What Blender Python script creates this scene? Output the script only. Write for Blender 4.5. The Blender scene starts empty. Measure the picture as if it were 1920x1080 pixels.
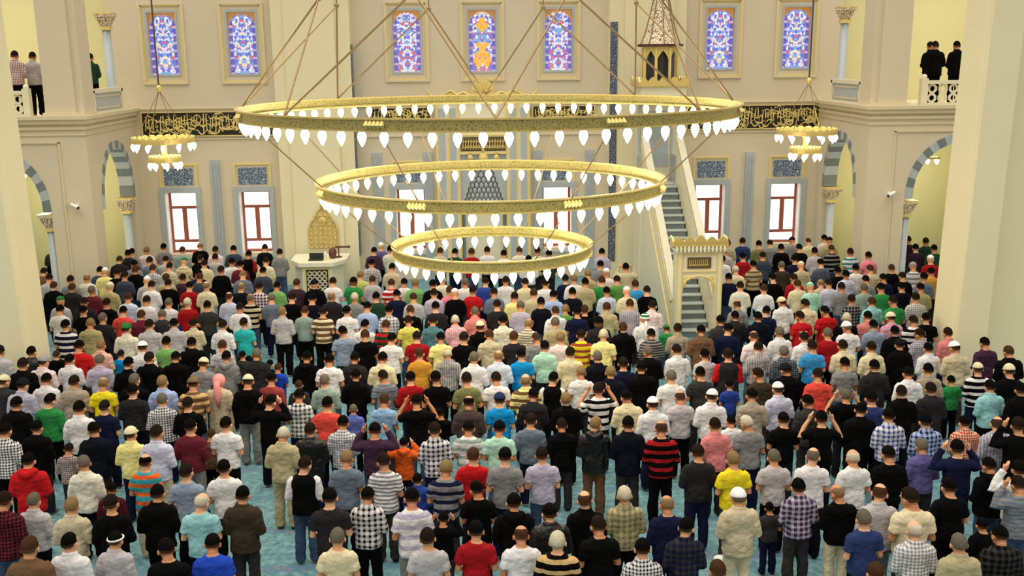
import bpy, bmesh, math, random
import numpy as np
from mathutils import Vector, Matrix, noise
random.seed(7)
SC = bpy.context.scene
COL = SC.collection
PI = math.pi
R = math.radians

# ------------------------------------------------------------------ camera
cam_d = bpy.data.cameras.new('camera')
cam = bpy.data.objects.new('camera', cam_d); COL.objects.link(cam)
cam_d.sensor_width = 36.0
cam_d.lens = 36.0 * 1900.0 / 1920.0
cam_d.clip_start = 0.05; cam_d.clip_end = 500
cam.location = (-0.33, 0.0, 7.2)
P_, Y_, RO_ = R(12.9), R(2.17), R(0.6)
fwd = Vector((math.sin(Y_)*math.cos(P_), math.cos(Y_)*math.cos(P_), -math.sin(P_)))
rgt = Vector((math.cos(Y_), -math.sin(Y_), 0)); upv = rgt.cross(fwd)
r2 = rgt*math.cos(RO_) - upv*math.sin(RO_); u2 = rgt*math.sin(RO_) + upv*math.cos(RO_)
m3 = Matrix((r2, u2, -fwd)).transposed()
cam.rotation_euler = m3.to_euler()
SC.camera = cam

# ------------------------------------------------------------------ daylight of the domed hall, exposure
w = bpy.data.worlds.new('daylight'); SC.world = w; w.use_nodes = True
nt = w.node_tree; bg = nt.nodes['Background']
tc = nt.nodes.new('ShaderNodeTexCoord'); sp = nt.nodes.new('ShaderNodeSeparateXYZ'); rp = nt.nodes.new('ShaderNodeValToRGB')
mp = nt.nodes.new('ShaderNodeMapRange'); mp.inputs[1].default_value = -1; mp.inputs[2].default_value = 1
nt.links.new(tc.outputs['Generated'], sp.inputs[0]); nt.links.new(sp.outputs['Z'], mp.inputs[0]); nt.links.new(mp.outputs[0], rp.inputs[0])
cr = rp.color_ramp; cr.elements[0].position = 0.3; cr.elements[0].color = (0.16, 0.145, 0.115, 1)
cr.elements[1].position = 0.95; cr.elements[1].color = (1.0, 0.95, 0.85, 1)
e = cr.elements.new(0.55); e.color = (0.335, 0.305, 0.245, 1)
nt.links.new(rp.outputs[0], bg.inputs[0]); bg.inputs[1].default_value = 1.25
sun_d = bpy.data.lights.new('dome_daylight', 'SUN'); sun_d.energy = 1.7; sun_d.angle = R(60); sun_d.color = (1, 0.96, 0.87)
sun = bpy.data.objects.new('dome_daylight', sun_d); COL.objects.link(sun)
sun.rotation_euler = (R(14), R(-6), 0)
vs = SC.view_settings
vs.view_transform = 'Standard'; vs.look = 'None'; vs.gamma = 1.0; vs.use_curve_mapping = False
vs.exposure = 0.0
SC.cycles.max_bounces = 6; SC.cycles.diffuse_bounces = 3; SC.cycles.glossy_bounces = 2; SC.cycles.transmission_bounces = 2
SC.cycles.caustics_reflective = False; SC.cycles.caustics_refractive = False

# ------------------------------------------------------------------ helpers
def lin(c):
    return tuple(((v/255.0)/12.92 if v/255.0 <= 0.04045 else (((v/255.0)+0.055)/1.055)**2.4) for v in c) + (1.0,)

def new_mat(name, rgb, rough=0.7, metal=0.0, noise_amt=0.06, noise_scale=6.0, bump=0.0, bump_scale=40.0, emit=None, emit_s=0.0):
    m = bpy.data.materials.new(name); m.use_nodes = True
    n = m.node_tree; b = n.nodes['Principled BSDF']
    b.inputs['Specular IOR Level'].default_value = 0.5 if rough < 0.6 else 0.15; b.inputs['Roughness'].default_value = rough; b.inputs['Metallic'].default_value = metal
    c = lin(rgb)
    t = n.nodes.new('ShaderNodeTexCoord'); ns = n.nodes.new('ShaderNodeTexNoise'); ns.inputs['Scale'].default_value = noise_scale
    n.links.new(t.outputs['Object'], ns.inputs['Vector'])
    mx = n.nodes.new('ShaderNodeMix'); mx.data_type = 'RGBA'
    mx.inputs[6].default_value = tuple(v*(1-noise_amt) for v in c[:3])+(1,); mx.inputs[7].default_value = tuple(min(1, v*(1+noise_amt)) for v in c[:3])+(1,)
    n.links.new(ns.outputs[0], mx.inputs[0]); n.links.new(mx.outputs[2], b.inputs['Base Color'])
    if bump:
        n2 = n.nodes.new('ShaderNodeTexNoise'); n2.inputs['Scale'].default_value = bump_scale; n.links.new(t.outputs['Object'], n2.inputs['Vector'])
        bp = n.nodes.new('ShaderNodeBump'); bp.inputs['Strength'].default_value = bump; bp.inputs['Distance'].default_value = 0.01
        n.links.new(n2.outputs[0], bp.inputs['Height']); n.links.new(bp.outputs[0], b.inputs['Normal'])
    if emit:
        b.inputs['Emission Color'].default_value = lin(emit); b.inputs['Emission Strength'].default_value = emit_s
    return m

class MB:
    """collects closed shapes into one mesh"""
    def __init__(s): s.v = []; s.f = []; s.m = []; s.mi = 0
    def add(s, vs_, fs_):
        o = len(s.v); s.v += [tuple(p) for p in vs_]; s.f += [tuple(i+o for i in f) for f in fs_]; s.m += [s.mi]*len(fs_)
        return s
    def box(s, x0, x1, y0, y1, z0, z1):
        if x0 > x1: x0, x1 = x1, x0
        if y0 > y1: y0, y1 = y1, y0
        if z0 > z1: z0, z1 = z1, z0
        return s.add([(x0,y0,z0),(x1,y0,z0),(x1,y1,z0),(x0,y1,z0),(x0,y0,z1),(x1,y0,z1),(x1,y1,z1),(x0,y1,z1)],
              [(0,3,2,1),(4,5,6,7),(0,1,5,4),(1,2,6,5),(2,3,7,6),(3,0,4,7)])
    def prism(s, poly, axis, a, b):
        """poly: list of 2D points; axis 'y': (x,z) extruded along y; 'x': (y,z) along x; 'z': (x,y) along z"""
        n = len(poly)
        def P(p, t): return (p[0], t, p[1]) if axis == 'y' else ((t, p[0], p[1]) if axis == 'x' else (p[0], p[1], t))
        vs_ = [P(p, a) for p in poly] + [P(p, b) for p in poly]
        fs_ = [tuple(range(n)), tuple(range(2*n-1, n-1, -1))] + [(i, i+n, (i+1) % n+n, (i+1) % n) for i in range(n)]
        return s.add(vs_, fs_)
    def tube(s, pts, rad, n=8, cap=True, flat=1.0):
        pts = [Vector(p) for p in pts]; k = len(pts)
        if not isinstance(rad, (list, tuple)): rad = [rad]*k
        vs_ = []; prev = None
        for i, p in enumerate(pts):
            t = (pts[min(i+1, k-1)] - pts[max(i-1, 0)])
            t = t.normalized() if t.length > 1e-9 else Vector((0, 0, 1))
            if prev is None:
                a = Vector((1, 0, 0)) if abs(t.x) < 0.8 else Vector((0, 1, 0)); nn = (a - t*a.dot(t)).normalized()
            else:
                nn = (prev - t*prev.dot(t)).normalized()
            prev = nn; bb = t.cross(nn)
            for j in range(n):
                an = 2*PI*j/n; q = p + (nn*math.cos(an) + bb*math.sin(an)*flat)*rad[i]; vs_.append(tuple(q))
        fs_ = [(i*n+j, i*n+(j+1) % n, (i+1)*n+(j+1) % n, (i+1)*n+j) for i in range(k-1) for j in range(n)]
        if cap: fs_ += [tuple(range(n-1, -1, -1)), tuple((k-1)*n+j for j in range(n))]
        return s.add(vs_, fs_)
    def lathe(s, prof, c=(0,0,0), n=24, close=True):
        """prof list of (r,z)"""
        vs_ = [(c[0]+r*math.cos(2*PI*j/n), c[1]+r*math.sin(2*PI*j/n), c[2]+z) for r, z in prof for j in range(n)]
        k = len(prof)
        fs_ = [(i*n+j, i*n+(j+1) % n, (i+1)*n+(j+1) % n, (i+1)*n+j) for i in range(k-1) for j in range(n)]
        if close: fs_ += [tuple(range(n-1, -1, -1)), tuple((k-1)*n+j for j in range(n))]
        return s.add(vs_, fs_)
    def ringband(s, c, r0, r1, z0, z1, n=96):
        vs_ = []
        for j in range(n):
            a = 2*PI*j/n; cx, sy = math.cos(a), math.sin(a)
            for r, z in ((r0, z0), (r1, z0), (r1, z1), (r0, z1)): vs_.append((c[0]+r*cx, c[1]+r*sy, z))
        fs_ = []
        for j in range(n):
            k = (j+1) % n
            for q in range(4): fs_.append((j*4+q, k*4+q, k*4+(q+1) % 4, j*4+(q+1) % 4))
        return s.add(vs_, fs_)
    def ell(s, c, r, n=16, k=10):
        vs_ = []; 
        for i in range(1, k):
            th = PI*i/k
            for j in range(n):
                a = 2*PI*j/n; vs_.append((c[0]+r[0]*math.sin(th)*math.cos(a), c[1]+r[1]*math.sin(th)*math.sin(a), c[2]+r[2]*math.cos(th)))
        vs_ += [(c[0], c[1], c[2]+r[2]), (c[0], c[1], c[2]-r[2])]; t = len(vs_)-2
        fs_ = [(i*n+j, (i+1)*n+j, (i+1)*n+(j+1) % n, i*n+(j+1) % n) for i in range(k-2) for j in range(n)]
        fs_ += [(t, j, (j+1) % n) for j in range(n)] + [(t+1, (k-2)*n+(j+1) % n, (k-2)*n+j) for j in range(n)]
        return s.add(vs_, fs_)
    def mesh(s, name, mats, smooth=False):
        me = bpy.data.meshes.new(name); me.from_pydata(s.v, [], s.f)
        if not isinstance(mats, (list, tuple)): mats = [mats]
        for m in mats: me.materials.append(m)
        if len(mats) > 1: me.polygons.foreach_set('material_index', s.m)
        bm = bmesh.new(); bm.from_mesh(me); bmesh.ops.recalc_face_normals(bm, faces=bm.faces); bm.to_mesh(me); bm.free()
        if smooth: me.polygons.foreach_set('use_smooth', [True]*len(me.polygons))
        me.update(); return me
    def build(s, name, mats, parent=None, smooth=False, loc=None):
        o = bpy.data.objects.new(name, s.mesh(name, mats, smooth)); COL.objects.link(o)
        if loc: o.location = loc
        if parent: o.parent = parent
        return o

def tag(o, label=None, cat=None, group=None, kind=None):
    if label: o['label'] = label
    if cat: o['category'] = cat
    if group: o['group'] = group
    if kind: o['kind'] = kind
    return o
def struct(o, label=None, cat=None): return tag(o, label, cat, None, 'structure')
def empty(name, loc, label, cat, group=None):
    o = bpy.data.objects.new(name, None); COL.objects.link(o); o.location = loc; o.empty_display_size = 0.2
    return tag(o, label, cat, group)

# ------------------------------------------------------------------ materials
def plaster_mat(name, rgb, sx=1.3, sz=0.75):
    m = new_mat(name, rgb, 0.75, 0, 0.03, 0.8)
    n = m.node_tree; b = n.nodes['Principled BSDF']
    g = n.nodes.new('ShaderNodeNewGeometry'); s = n.nodes.new('ShaderNodeSeparateXYZ'); n.links.new(g.outputs['Position'], s.inputs[0])
    ad = n.nodes.new('ShaderNodeMath'); ad.operation = 'ADD'; n.links.new(s.outputs[0], ad.inputs[0]); n.links.new(s.outputs[1], ad.inputs[1])
    cb = n.nodes.new('ShaderNodeCombineXYZ'); n.links.new(ad.outputs[0], cb.inputs[0]); n.links.new(s.outputs[2], cb.inputs[1])
    br = n.nodes.new('ShaderNodeTexBrick'); br.inputs['Scale'].default_value = 1.0; br.inputs['Mortar Size'].default_value = 0.006
    br.inputs['Brick Width'].default_value = sx; br.inputs['Row Height'].default_value = sz; br.inputs['Mortar Smooth'].default_value = 0.5
    n.links.new(cb.outputs[0], br.inputs['Vector'])
    bp = n.nodes.new('ShaderNodeBump'); bp.inputs['Strength'].default_value = 0.35; bp.inputs['Distance'].default_value = 0.01; bp.invert = True
    n.links.new(br.outputs['Fac'], bp.inputs['Height']); n.links.new(bp.outputs[0], b.inputs['Normal'])
    return m
M = {}
M['wall'] = plaster_mat('cream_stone_wall', (218, 205, 180))
M['wall2'] = plaster_mat('cream_stone_pier', (236, 226, 190), 1.6, 1.1)
M['aisle'] = plaster_mat('yellow_lit_plaster', (224, 218, 168))  # yellow light of the aisles is put into this plaster colour
M['trim'] = new_mat('cream_moulding', (222, 208, 176), 0.6)
M['rail'] = new_mat('honed_marble', (200, 194, 172), 0.6, 0, 0.12, 12)
M['marble'] = new_mat('grey_blue_marble', (178, 186, 190), 0.35, 0, 0.12, 9.0)
M['marble_w'] = new_mat('white_marble', (236, 228, 200), 0.35, 0, 0.05, 7.0)
M['marble_d'] = new_mat('dark_grey_marble', (118, 128, 130), 0.4, 0, 0.12, 9.0)
M['gold'] = new_mat('polished_gold', (232, 206, 128), 0.34, 0.5, 0.12, 30.0, 0.3, 60)
M['gold_m'] = new_mat('gilded_plaster', (236, 212, 132), 0.5, 0.12, 0.12, 30.0, 0.4, 60)
M['brass'] = new_mat('dark_brass', (150, 124, 84), 0.4, 0.5, 0.05)
M['black'] = new_mat('black_lacquer', (22, 20, 16), 0.5)
M['dark'] = new_mat('dark_grey_plastic', (40, 40, 42), 0.5)
M['wood_d'] = new_mat('brown_wood', (92, 50, 36), 0.5, 0, 0.15, 14)
M['wood'] = new_mat('red_brown_wood', (170, 98, 78), 0.5, 0, 0.15, 14)
M['white'] = new_mat('white_paint', (232, 230, 224), 0.5)
M['daylight'] = new_mat('bright_window_pane', (245, 245, 245), 0.3, 0, 0, 1, emit=(255, 252, 250), emit_s=1.6)
M['bulb'] = new_mat('lit_bulb_glass', (255, 250, 230), 0.3, 0, 0, 1, emit=(255, 246, 215), emit_s=9.0)
M['iron'] = new_mat('iron_cable', (84, 74, 66), 0.5)

def ring_mat():
    m = bpy.data.materials.new('pierced_brass_band'); m.use_nodes = True; n = m.node_tree; b = n.nodes['Principled BSDF']
    b.inputs['Metallic'].default_value = 0.65; b.inputs['Roughness'].default_value = 0.38
    t = n.nodes.new('ShaderNodeTexCoord'); v = n.nodes.new('ShaderNodeTexVoronoi'); v.inputs['Scale'].default_value = 34
    n.links.new(t.outputs['Object'], v.inputs['Vector'])
    r = n.nodes.new('ShaderNodeValToRGB'); r.color_ramp.elements[0].position = 0.18; r.color_ramp.elements[0].color = lin((112, 100, 56))
    r.color_ramp.elements[1].position = 0.42; r.color_ramp.elements[1].color = lin((196, 182, 116))
    n.links.new(v.outputs['Distance'], r.inputs[0]); n.links.new(r.outputs[0], b.inputs['Base Color']); return m
M['ring'] = ring_mat()

def arabesque_mat(name, bgc, fg, fg2, scale=9.0):
    m = bpy.data.materials.new(name); m.use_nodes = True; n = m.node_tree; b = n.nodes['Principled BSDF']; b.inputs['Roughness'].default_value = 0.35
    t = n.nodes.new('ShaderNodeTexCoord')
    v = n.nodes.new('ShaderNodeTexVoronoi'); v.feature = 'DISTANCE_TO_EDGE'; v.inputs['Scale'].default_value = scale; n.links.new(t.outputs['Object'], v.inputs['Vector'])
    r = n.nodes.new('ShaderNodeValToRGB'); r.color_ramp.interpolation = 'CONSTANT'
    r.color_ramp.elements[0].color = lin(fg); r.color_ramp.elements[1].position = 0.07; r.color_ramp.elements[1].color = lin(bgc)
    e2 = r.color_ramp.elements.new(0.34); e2.color = lin(fg2)
    n.links.new(v.outputs['Distance'], r.inputs[0]); n.links.new(r.outputs[0], b.inputs['Base Color']); return m
M['tile'] = arabesque_mat('blue_floral_tile', (62, 82, 116), (176, 190, 198), (120, 142, 164), 12)
M['tile_d'] = arabesque_mat('navy_floral_tile', (36, 44, 74), (150, 158, 170), (86, 100, 124), 17)
M['lace'] = arabesque_mat('gilded_lattice', (244, 236, 214), (146, 98, 52), (232, 214, 170), 13)

def carpet_mat():
    m = bpy.data.materials.new('turquoise_carpet'); m.use_nodes = True; n = m.node_tree; b = n.nodes['Principled BSDF']; b.inputs['Roughness'].default_value = 0.95
    g = n.nodes.new('ShaderNodeNewGeometry'); s = n.nodes.new('ShaderNodeSeparateXYZ'); n.links.new(g.outputs['Position'], s.inputs[0])
    a = n.nodes.new('ShaderNodeTexNoise'); a.inputs['Scale'].default_value = 9; a.inputs['Detail'].default_value = 6; n.links.new(g.outputs['Position'], a.inputs['Vector'])
    r = n.nodes.new('ShaderNodeValToRGB'); r.color_ramp.elements[0].position = 0.35; r.color_ramp.elements[0].color = lin((76, 116, 124)); r.color_ramp.elements[1].position = 0.65; r.color_ramp.elements[1].color = lin((118, 156, 160))
    n.links.new(a.outputs[0], r.inputs[0])
    dv = n.nodes.new('ShaderNodeMath'); dv.operation = 'DIVIDE'; n.links.new(s.outputs[1], dv.inputs[0]); dv.inputs[1].default_value = 1.22
    fr = n.nodes.new('ShaderNodeMath'); fr.operation = 'FRACT'; n.links.new(dv.outputs[0], fr.inputs[0])
    lt = n.nodes.new('ShaderNodeMath'); lt.operation = 'LESS_THAN'; n.links.new(fr.outputs[0], lt.inputs[0]); lt.inputs[1].default_value = 0.16
    v = n.nodes.new('ShaderNodeTexVoronoi'); v.inputs['Scale'].default_value = 14; n.links.new(g.outputs['Position'], v.inputs['Vector'])
    r3 = n.nodes.new('ShaderNodeValToRGB'); r3.color_ramp.elements[0].position = 0.15; r3.color_ramp.elements[0].color = lin((150, 120, 124)); r3.color_ramp.elements[1].position = 0.45; r3.color_ramp.elements[1].color = lin((84, 126, 142))
    n.links.new(v.outputs['Distance'], r3.inputs[0])
    mx = n.nodes.new('ShaderNodeMix'); mx.data_type = 'RGBA'; n.links.new(lt.outputs[0], mx.inputs[0]); n.links.new(r.outputs[0], mx.inputs[6]); n.links.new(r3.outputs[0], mx.inputs[7])
    n.links.new(mx.outputs[2], b.inputs['Base Color']); return m
M['carpet'] = carpet_mat()

def stained_mat(name, seed, warm=False):
    """leaded glass lit by daylight: mirrored panes of blue, white, red and yellow glass inside a blue border"""
    m = bpy.data.materials.new(name); m.use_nodes = True; n = m.node_tree; b = n.nodes['Principled BSDF']
    t = n.nodes.new('ShaderNodeTexCoord'); s = n.nodes.new('ShaderNodeSeparateXYZ'); n.links.new(t.outputs['Object'], s.inputs[0])
    ab = n.nodes.new('ShaderNodeMath'); ab.operation = 'ABSOLUTE'; n.links.new(s.outputs[0], ab.inputs[0])
    cb = n.nodes.new('ShaderNodeCombineXYZ'); n.links.new(ab.outputs[0], cb.inputs[0]); n.links.new(s.outputs[2], cb.inputs[2]); cb.inputs[1].default_value = seed
    v = n.nodes.new('ShaderNodeTexVoronoi'); v.inputs['Scale'].default_value = 12.5; n.links.new(cb.outputs[0], v.inputs['Vector'])
    sv = n.nodes.new('ShaderNodeSeparateColor'); n.links.new(v.outputs['Color'], sv.inputs[0])
    r = n.nodes.new('ShaderNodeValToRGB'); r.color_ramp.interpolation = 'CONSTANT'; c = r.color_ramp
    cols = [(92, 116, 224), (120, 180, 236), (240, 240, 252), (222, 104, 116), (248, 238, 190), (250, 246, 250), (110, 112, 226), (238, 226, 244)]
    c.elements[0].color = lin(cols[0]); c.elements[1].position = 1/8; c.elements[1].color = lin(cols[1])
    for i in range(2, 8):
        e3 = c.elements.new(i/8); e3.color = lin(cols[i])
    n.links.new(sv.outputs[0], r.inputs[0])
    gt = n.nodes.new('ShaderNodeMath'); gt.operation = 'GREATER_THAN'; n.links.new(ab.outputs[0], gt.inputs[0]); gt.inputs[1].default_value = 0.30
    wv = n.nodes.new('ShaderNodeMath'); wv.operation = 'PINGPONG'; n.links.new(s.outputs[2], wv.inputs[0]); wv.inputs[1].default_value = 0.12
    r4 = n.nodes.new('ShaderNodeValToRGB'); r4.color_ramp.interpolation = 'CONSTANT'; r4.color_ramp.elements[0].color = lin((206, 196, 226)); r4.color_ramp.elements[1].position = 0.035; r4.color_ramp.elements[1].color = lin((84, 72, 196))
    n.links.new(wv.outputs[0], r4.inputs[0])
    mx = n.nodes.new('ShaderNodeMix'); mx.data_type = 'RGBA'; n.links.new(gt.outputs[0], mx.inputs[0]); n.links.new(r.outputs[0], mx.inputs[6]); n.links.new(r4.outputs[0], mx.inputs[7])
    v2 = n.nodes.new('ShaderNodeTexVoronoi'); v2.feature = 'DISTANCE_TO_EDGE'; v2.inputs['Scale'].default_value = 12.5; n.links.new(cb.outputs[0], v2.inputs['Vector'])
    lt = n.nodes.new('ShaderNodeMath'); lt.operation = 'LESS_THAN'; n.links.new(v2.outputs['Distance'], lt.inputs[0]); lt.inputs[1].default_value = 0.05
    m2 = n.nodes.new('ShaderNodeMix'); m2.data_type = 'RGBA'; n.links.new(lt.outputs[0], m2.inputs[0]); n.links.new(mx.outputs[2], m2.inputs[6]); m2.inputs[7].default_value = lin((140, 132, 186))
    n.links.new(m2.outputs[2], b.inputs['Emission Color']); b.inputs['Emission Strength'].default_value = 0.95
    b.inputs['Base Color'].default_value = (0.05, 0.05, 0.08, 1); b.inputs['Roughness'].default_value = 0.3
    return m
M['stain'] = [stained_mat('stained_glass', 0.3), stained_mat('stained_glass', 2.6), stained_mat('stained_glass', 5.1)]
M['spandrel'] = new_mat('orange_glass', (206, 150, 84), 0.3, 0, 0.1, 9, emit=(214, 150, 74), emit_s=0.35)
M['amber'] = new_mat('amber_glass', (220, 160, 70), 0.3, 0, 0.2, 9, emit=(236, 176, 74), emit_s=0.6)
# ================================================================== the hall
HW = 11.0      # half width of the nave
YB, YF = 33.0, 28.7   # mihrab wall, front plane of the side galleries
ZG = 5.66      # gallery floor
TOP = 10.4
flo = MB().box(-18.5, 18.5, 2.0, 33.6, -0.2, 0.0).build('floor', M['carpet']); struct(flo)

def arch_pts(c, hw, zs, apex, n=9):
    """pointed arch outline from left springing to right springing"""
    out = []
    for i in range(n+1):
        t = i/n; out.append((c-hw*math.cos(t*PI/2)**0.92, zs+(apex-zs)*math.sin(t*PI/2)**0.86))
    return out + [(2*c-p[0], p[1]) for p in out[-2::-1]]

def wall_with_holes(name, axis, t0, t1, u0, u1, z0, z1, holes, mat, parent=None):
    """a wall slab with openings; holes: (uc, hw, zbottom, zspring, zapex or None)"""
    mb = MB(); holes = sorted(holes)
    cuts = [u0]
    for h in holes: cuts += [h[0]-h[1], h[0]+h[1]]
    cuts.append(u1)
    def bx(a, b, c, d):
        if b-a < 1e-6 or d-c < 1e-6: return
        if axis == 'y': mb.box(a, b, t0, t1, c, d)
        else: mb.box(t0, t1, a, b, c, d)
    for i in range(0, len(cuts), 2): bx(cuts[i], cuts[i+1], z0, z1)
    for uc, hw, zb, zs, za in holes:
        bx(uc-hw, uc+hw, z0, zb)
        if za is None: bx(uc-hw, uc+hw, zs, z1)
        else:
            pts = arch_pts(uc, hw, zs, za)
            for a, b in zip(pts[:-1], pts[1:]):
                if b[0]-a[0] < 1e-6: continue
                mb.prism([(a[0], a[1]), (b[0], b[1]), (b[0], z1), (a[0], z1)], axis, t0, t1)
    o = mb.build(name, mat, parent)
    return o

low_x = (-9.78, -7.42, -2.35, 2.42, 7.50, 10.02)
up_x = (-9.92, -7.46, -2.32, 0.06, 2.48, 7.66, 10.12)
holes = [(x, 0.5, 0.98, 3.0, None) for x in low_x]
# back wall is split in a lower and an upper storey so both window rows can be open
wb = wall_with_holes('wall_back', 'y', YB, YB+0.6, -HW-0.6, HW+0.6, 0, 4.2, holes, M['wall'])
mbw = MB()
struct(wb)
up = wall_with_holes('wall_back_upper', 'y', YB, YB+0.6, -HW-0.6, HW+0.6, 4.2, TOP, [(x, 0.44, 6.74, 8.64, None) for x in up_x], M['wall'])
up.name = 'wall_back_upper'; struct(up)

# side walls of the nave bay (with the narrow arches) and front faces of the side galleries
for s, nm in ((-1, 'left'), (1, 'right')):
    a, b = (-HW-0.36, -HW) if s < 0 else (HW, HW+0.36)
    o = wall_with_holes('wall_'+nm, 'x', a, b, YF+0.5, YB, 0, ZG, [(30.9, 1.42, -0.01, 3.0, 4.86)], M['wall']); struct(o)
    u0, u1 = (-18.2, -HW) if s < 0 else (HW, 18.2)
    o = wall_with_holes('wall_front_'+nm, 'y', YF, YF+0.5, u0, u1, 0, ZG, [(s*14.0, 1.85, -0.01, 3.05, 4.95)], M['wall']); struct(o)
    # recessed panel moulding around the big arch and cornice lines
    c = MB()
    for z, d, h in ((5.62, 0.16, 0.10), (5.5, 0.10, 0.12), (5.34, 0.05, 0.08), (5.18, 0.03, 0.03)):
        c.box(s*(HW-d), s*18.2, YF-d, YF+0.02, z, z+h); c.box(s*(HW-d), s*(HW+0.02), YF+0.02, YB-0.01, z, z+h)
    struct(c.build('trim_cornice_'+nm, M['trim']))
    p = MB(); x0, x1 = s*11.72, s*16.6
    p.box(x0, x0+s*0.05, YF-0.04, YF, 0.3, 5.0); p.box(x0, x1, YF-0.04, YF, 4.97, 5.02); p.box(x1, x1+s*0.05, YF-0.04, YF, 0.3, 5.0)
    struct(p.build('trim_panel_'+nm, M['trim']))
    # arch voussoirs: grey and white marble archivolt on the front arch, banded soffit in the narrow arch
    av = MB(); pts = arch_pts(s*14.0, 1.85, 3.05, 4.95, 11); pin = arch_pts(s*14.0, 1.63, 3.05, 4.70, 11)
    for i in range(len(pts)-1):
        av.mi = i % 2
        av.prism([pts[i], pts[i+1], pin[i+1], pin[i]], 'y', YF-0.03, YF+0.55)
    av.mi = 0
    struct(av.build('trim_arch_'+nm, [M['marble'], M['marble_d']]))
    av = MB(); pts = arch_pts(30.9, 1.42, 3.0, 4.86, 9); pin = arch_pts(30.9, 1.26, 3.0, 4.64, 9)
    for i in range(len(pts)-1):
        av.mi = i % 2
        av.prism([pts[i], pts[i+1], pin[i+1], pin[i]], 'x', s*(HW-0.03), s*(HW+0.40))
    struct(av.build('trim_narrow_arch_'+nm, [M['marble'], M['marble_d']]))
    # impost band and slender marble jamb shafts with honeycomb capitals
    def capital(mbg, mbw_, x, y, z, w_=0.26, h=0.42):
        for k in range(4):
            ww = w_*(0.52+0.16*k); zz = z+0.08+(h-0.08)*k/4
            nn = 4+k
            for q in range(nn):
                for sx, sy in ((1, 0), (-1, 0), (0, 1), (0, -1)):
                    off = (-ww+2*ww*(q+0.5)/nn)
                    px, py = (x+sx*ww, y+off) if sx else (x+off, y+sy*ww)
                    mbw_.ell((px, py, zz+0.05), (ww/nn*0.9, ww/nn*0.9, 0.06), 6, 4)
            mbw_.box(x-ww, x+ww, y-ww, y+ww, zz, zz+(h-0.08)/4)
        mbg.box(x-w_*0.62, x+w_*0.62, y-w_*0.62, y+w_*0.62, z-0.02, z+0.08); mbg.box(x-w_*1.1, x+w_*1.1, y-w_*1.1, y+w_*1.1, z+h-0.01, z+h+0.03)
    for (cx, cy, ztop, nmm) in ((s*12.32, YF+0.28, 2.95, 'jamb'), (s*(HW+0.24), 32.14, 2.95, 'side jamb'), (s*(HW+0.25), 31.9, 8.55, 'gallery')):
        zb = 0.0 if ztop < 4 else ZG+0.1
        where = {'jamb': 'in the %s front arch', 'side jamb': 'in the narrow %s side arch', 'gallery': 'on the %s upper gallery'}[nmm] % nm
        e_ = empty('column', (cx, cy, zb), 'slender grey marble column with gilded honeycomb capital '+where, 'column', None)
        sh = MB(); sh.lathe([(0.17, 0), (0.17, 0.12), (0.13, 0.16), (0.125, ztop-0.45-zb)], (0, 0, 0), 16); sh.build('shaft', M['marble'], e_, True)
        cw_, cg_ = MB(), MB(); capital(cg_, cw_, 0, 0, ztop-0.45-zb, 0.24, 0.45)
        cp = cw_.build('capital', M['lace'], e_); cg_.build('gilded_collar', M['gold_m'], cp)
        if zb < 1: continue
    # upper storey: gallery corner pier, side wall above, gallery floor, balustrades
    pr = MB()
    pr.box(s*11.2, s*12.02, YF+0.02, YF+0.9, ZG, TOP); pr.box(s*HW, s*11.25, YF+0.12, YF+0.95, ZG, TOP)
    struct(pr.build('wall_gallery_pier_'+nm, M['wall']))
    bs = MB(); bs.box(s*(HW-0.04), s*12.08, YF-0.04, YF+1.0, ZG, ZG+0.14); struct(bs.build('trim_pier_base_'+nm, M['trim']))
    gf = MB(); gf.box(s*HW+s*0.005, s*18.2, YF+0.02, YB+0.6, ZG-0.25, ZG+0.02) if False else gf.box(s*(HW+0.36), s*18.2, YF+0.5, YB+0.6, ZG-0.25, ZG)
    struct(gf.build('floor_gallery_'+nm, M['trim']))
    aw = MB(); aw.box(s*17.9, s*18.2, YF+0.5, YB+0.6, 0, ZG-0.25); aw.box(s*(HW+0.6), s*17.9, YB+0.3, YB+0.6, 0, ZG-0.25)
    struct(aw.build('wall_aisle_'+nm, M['aisle']))
    gw = MB(); gw.box(s*17.9, s*18.2, YF+0.5, YB+0.6, ZG, TOP); gw.box(s*(HW+0.6), s*17.9, YB+0.3, YB+0.6, ZG, TOP)
    struct(gw.build('wall_gallery_'+nm, M['aisle']))
    sw = MB(); sw.box(s*17.9, s*18.2, 14.0, YF, 0, TOP); struct(sw.build('wall_outer_'+nm, M['wall']))

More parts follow.
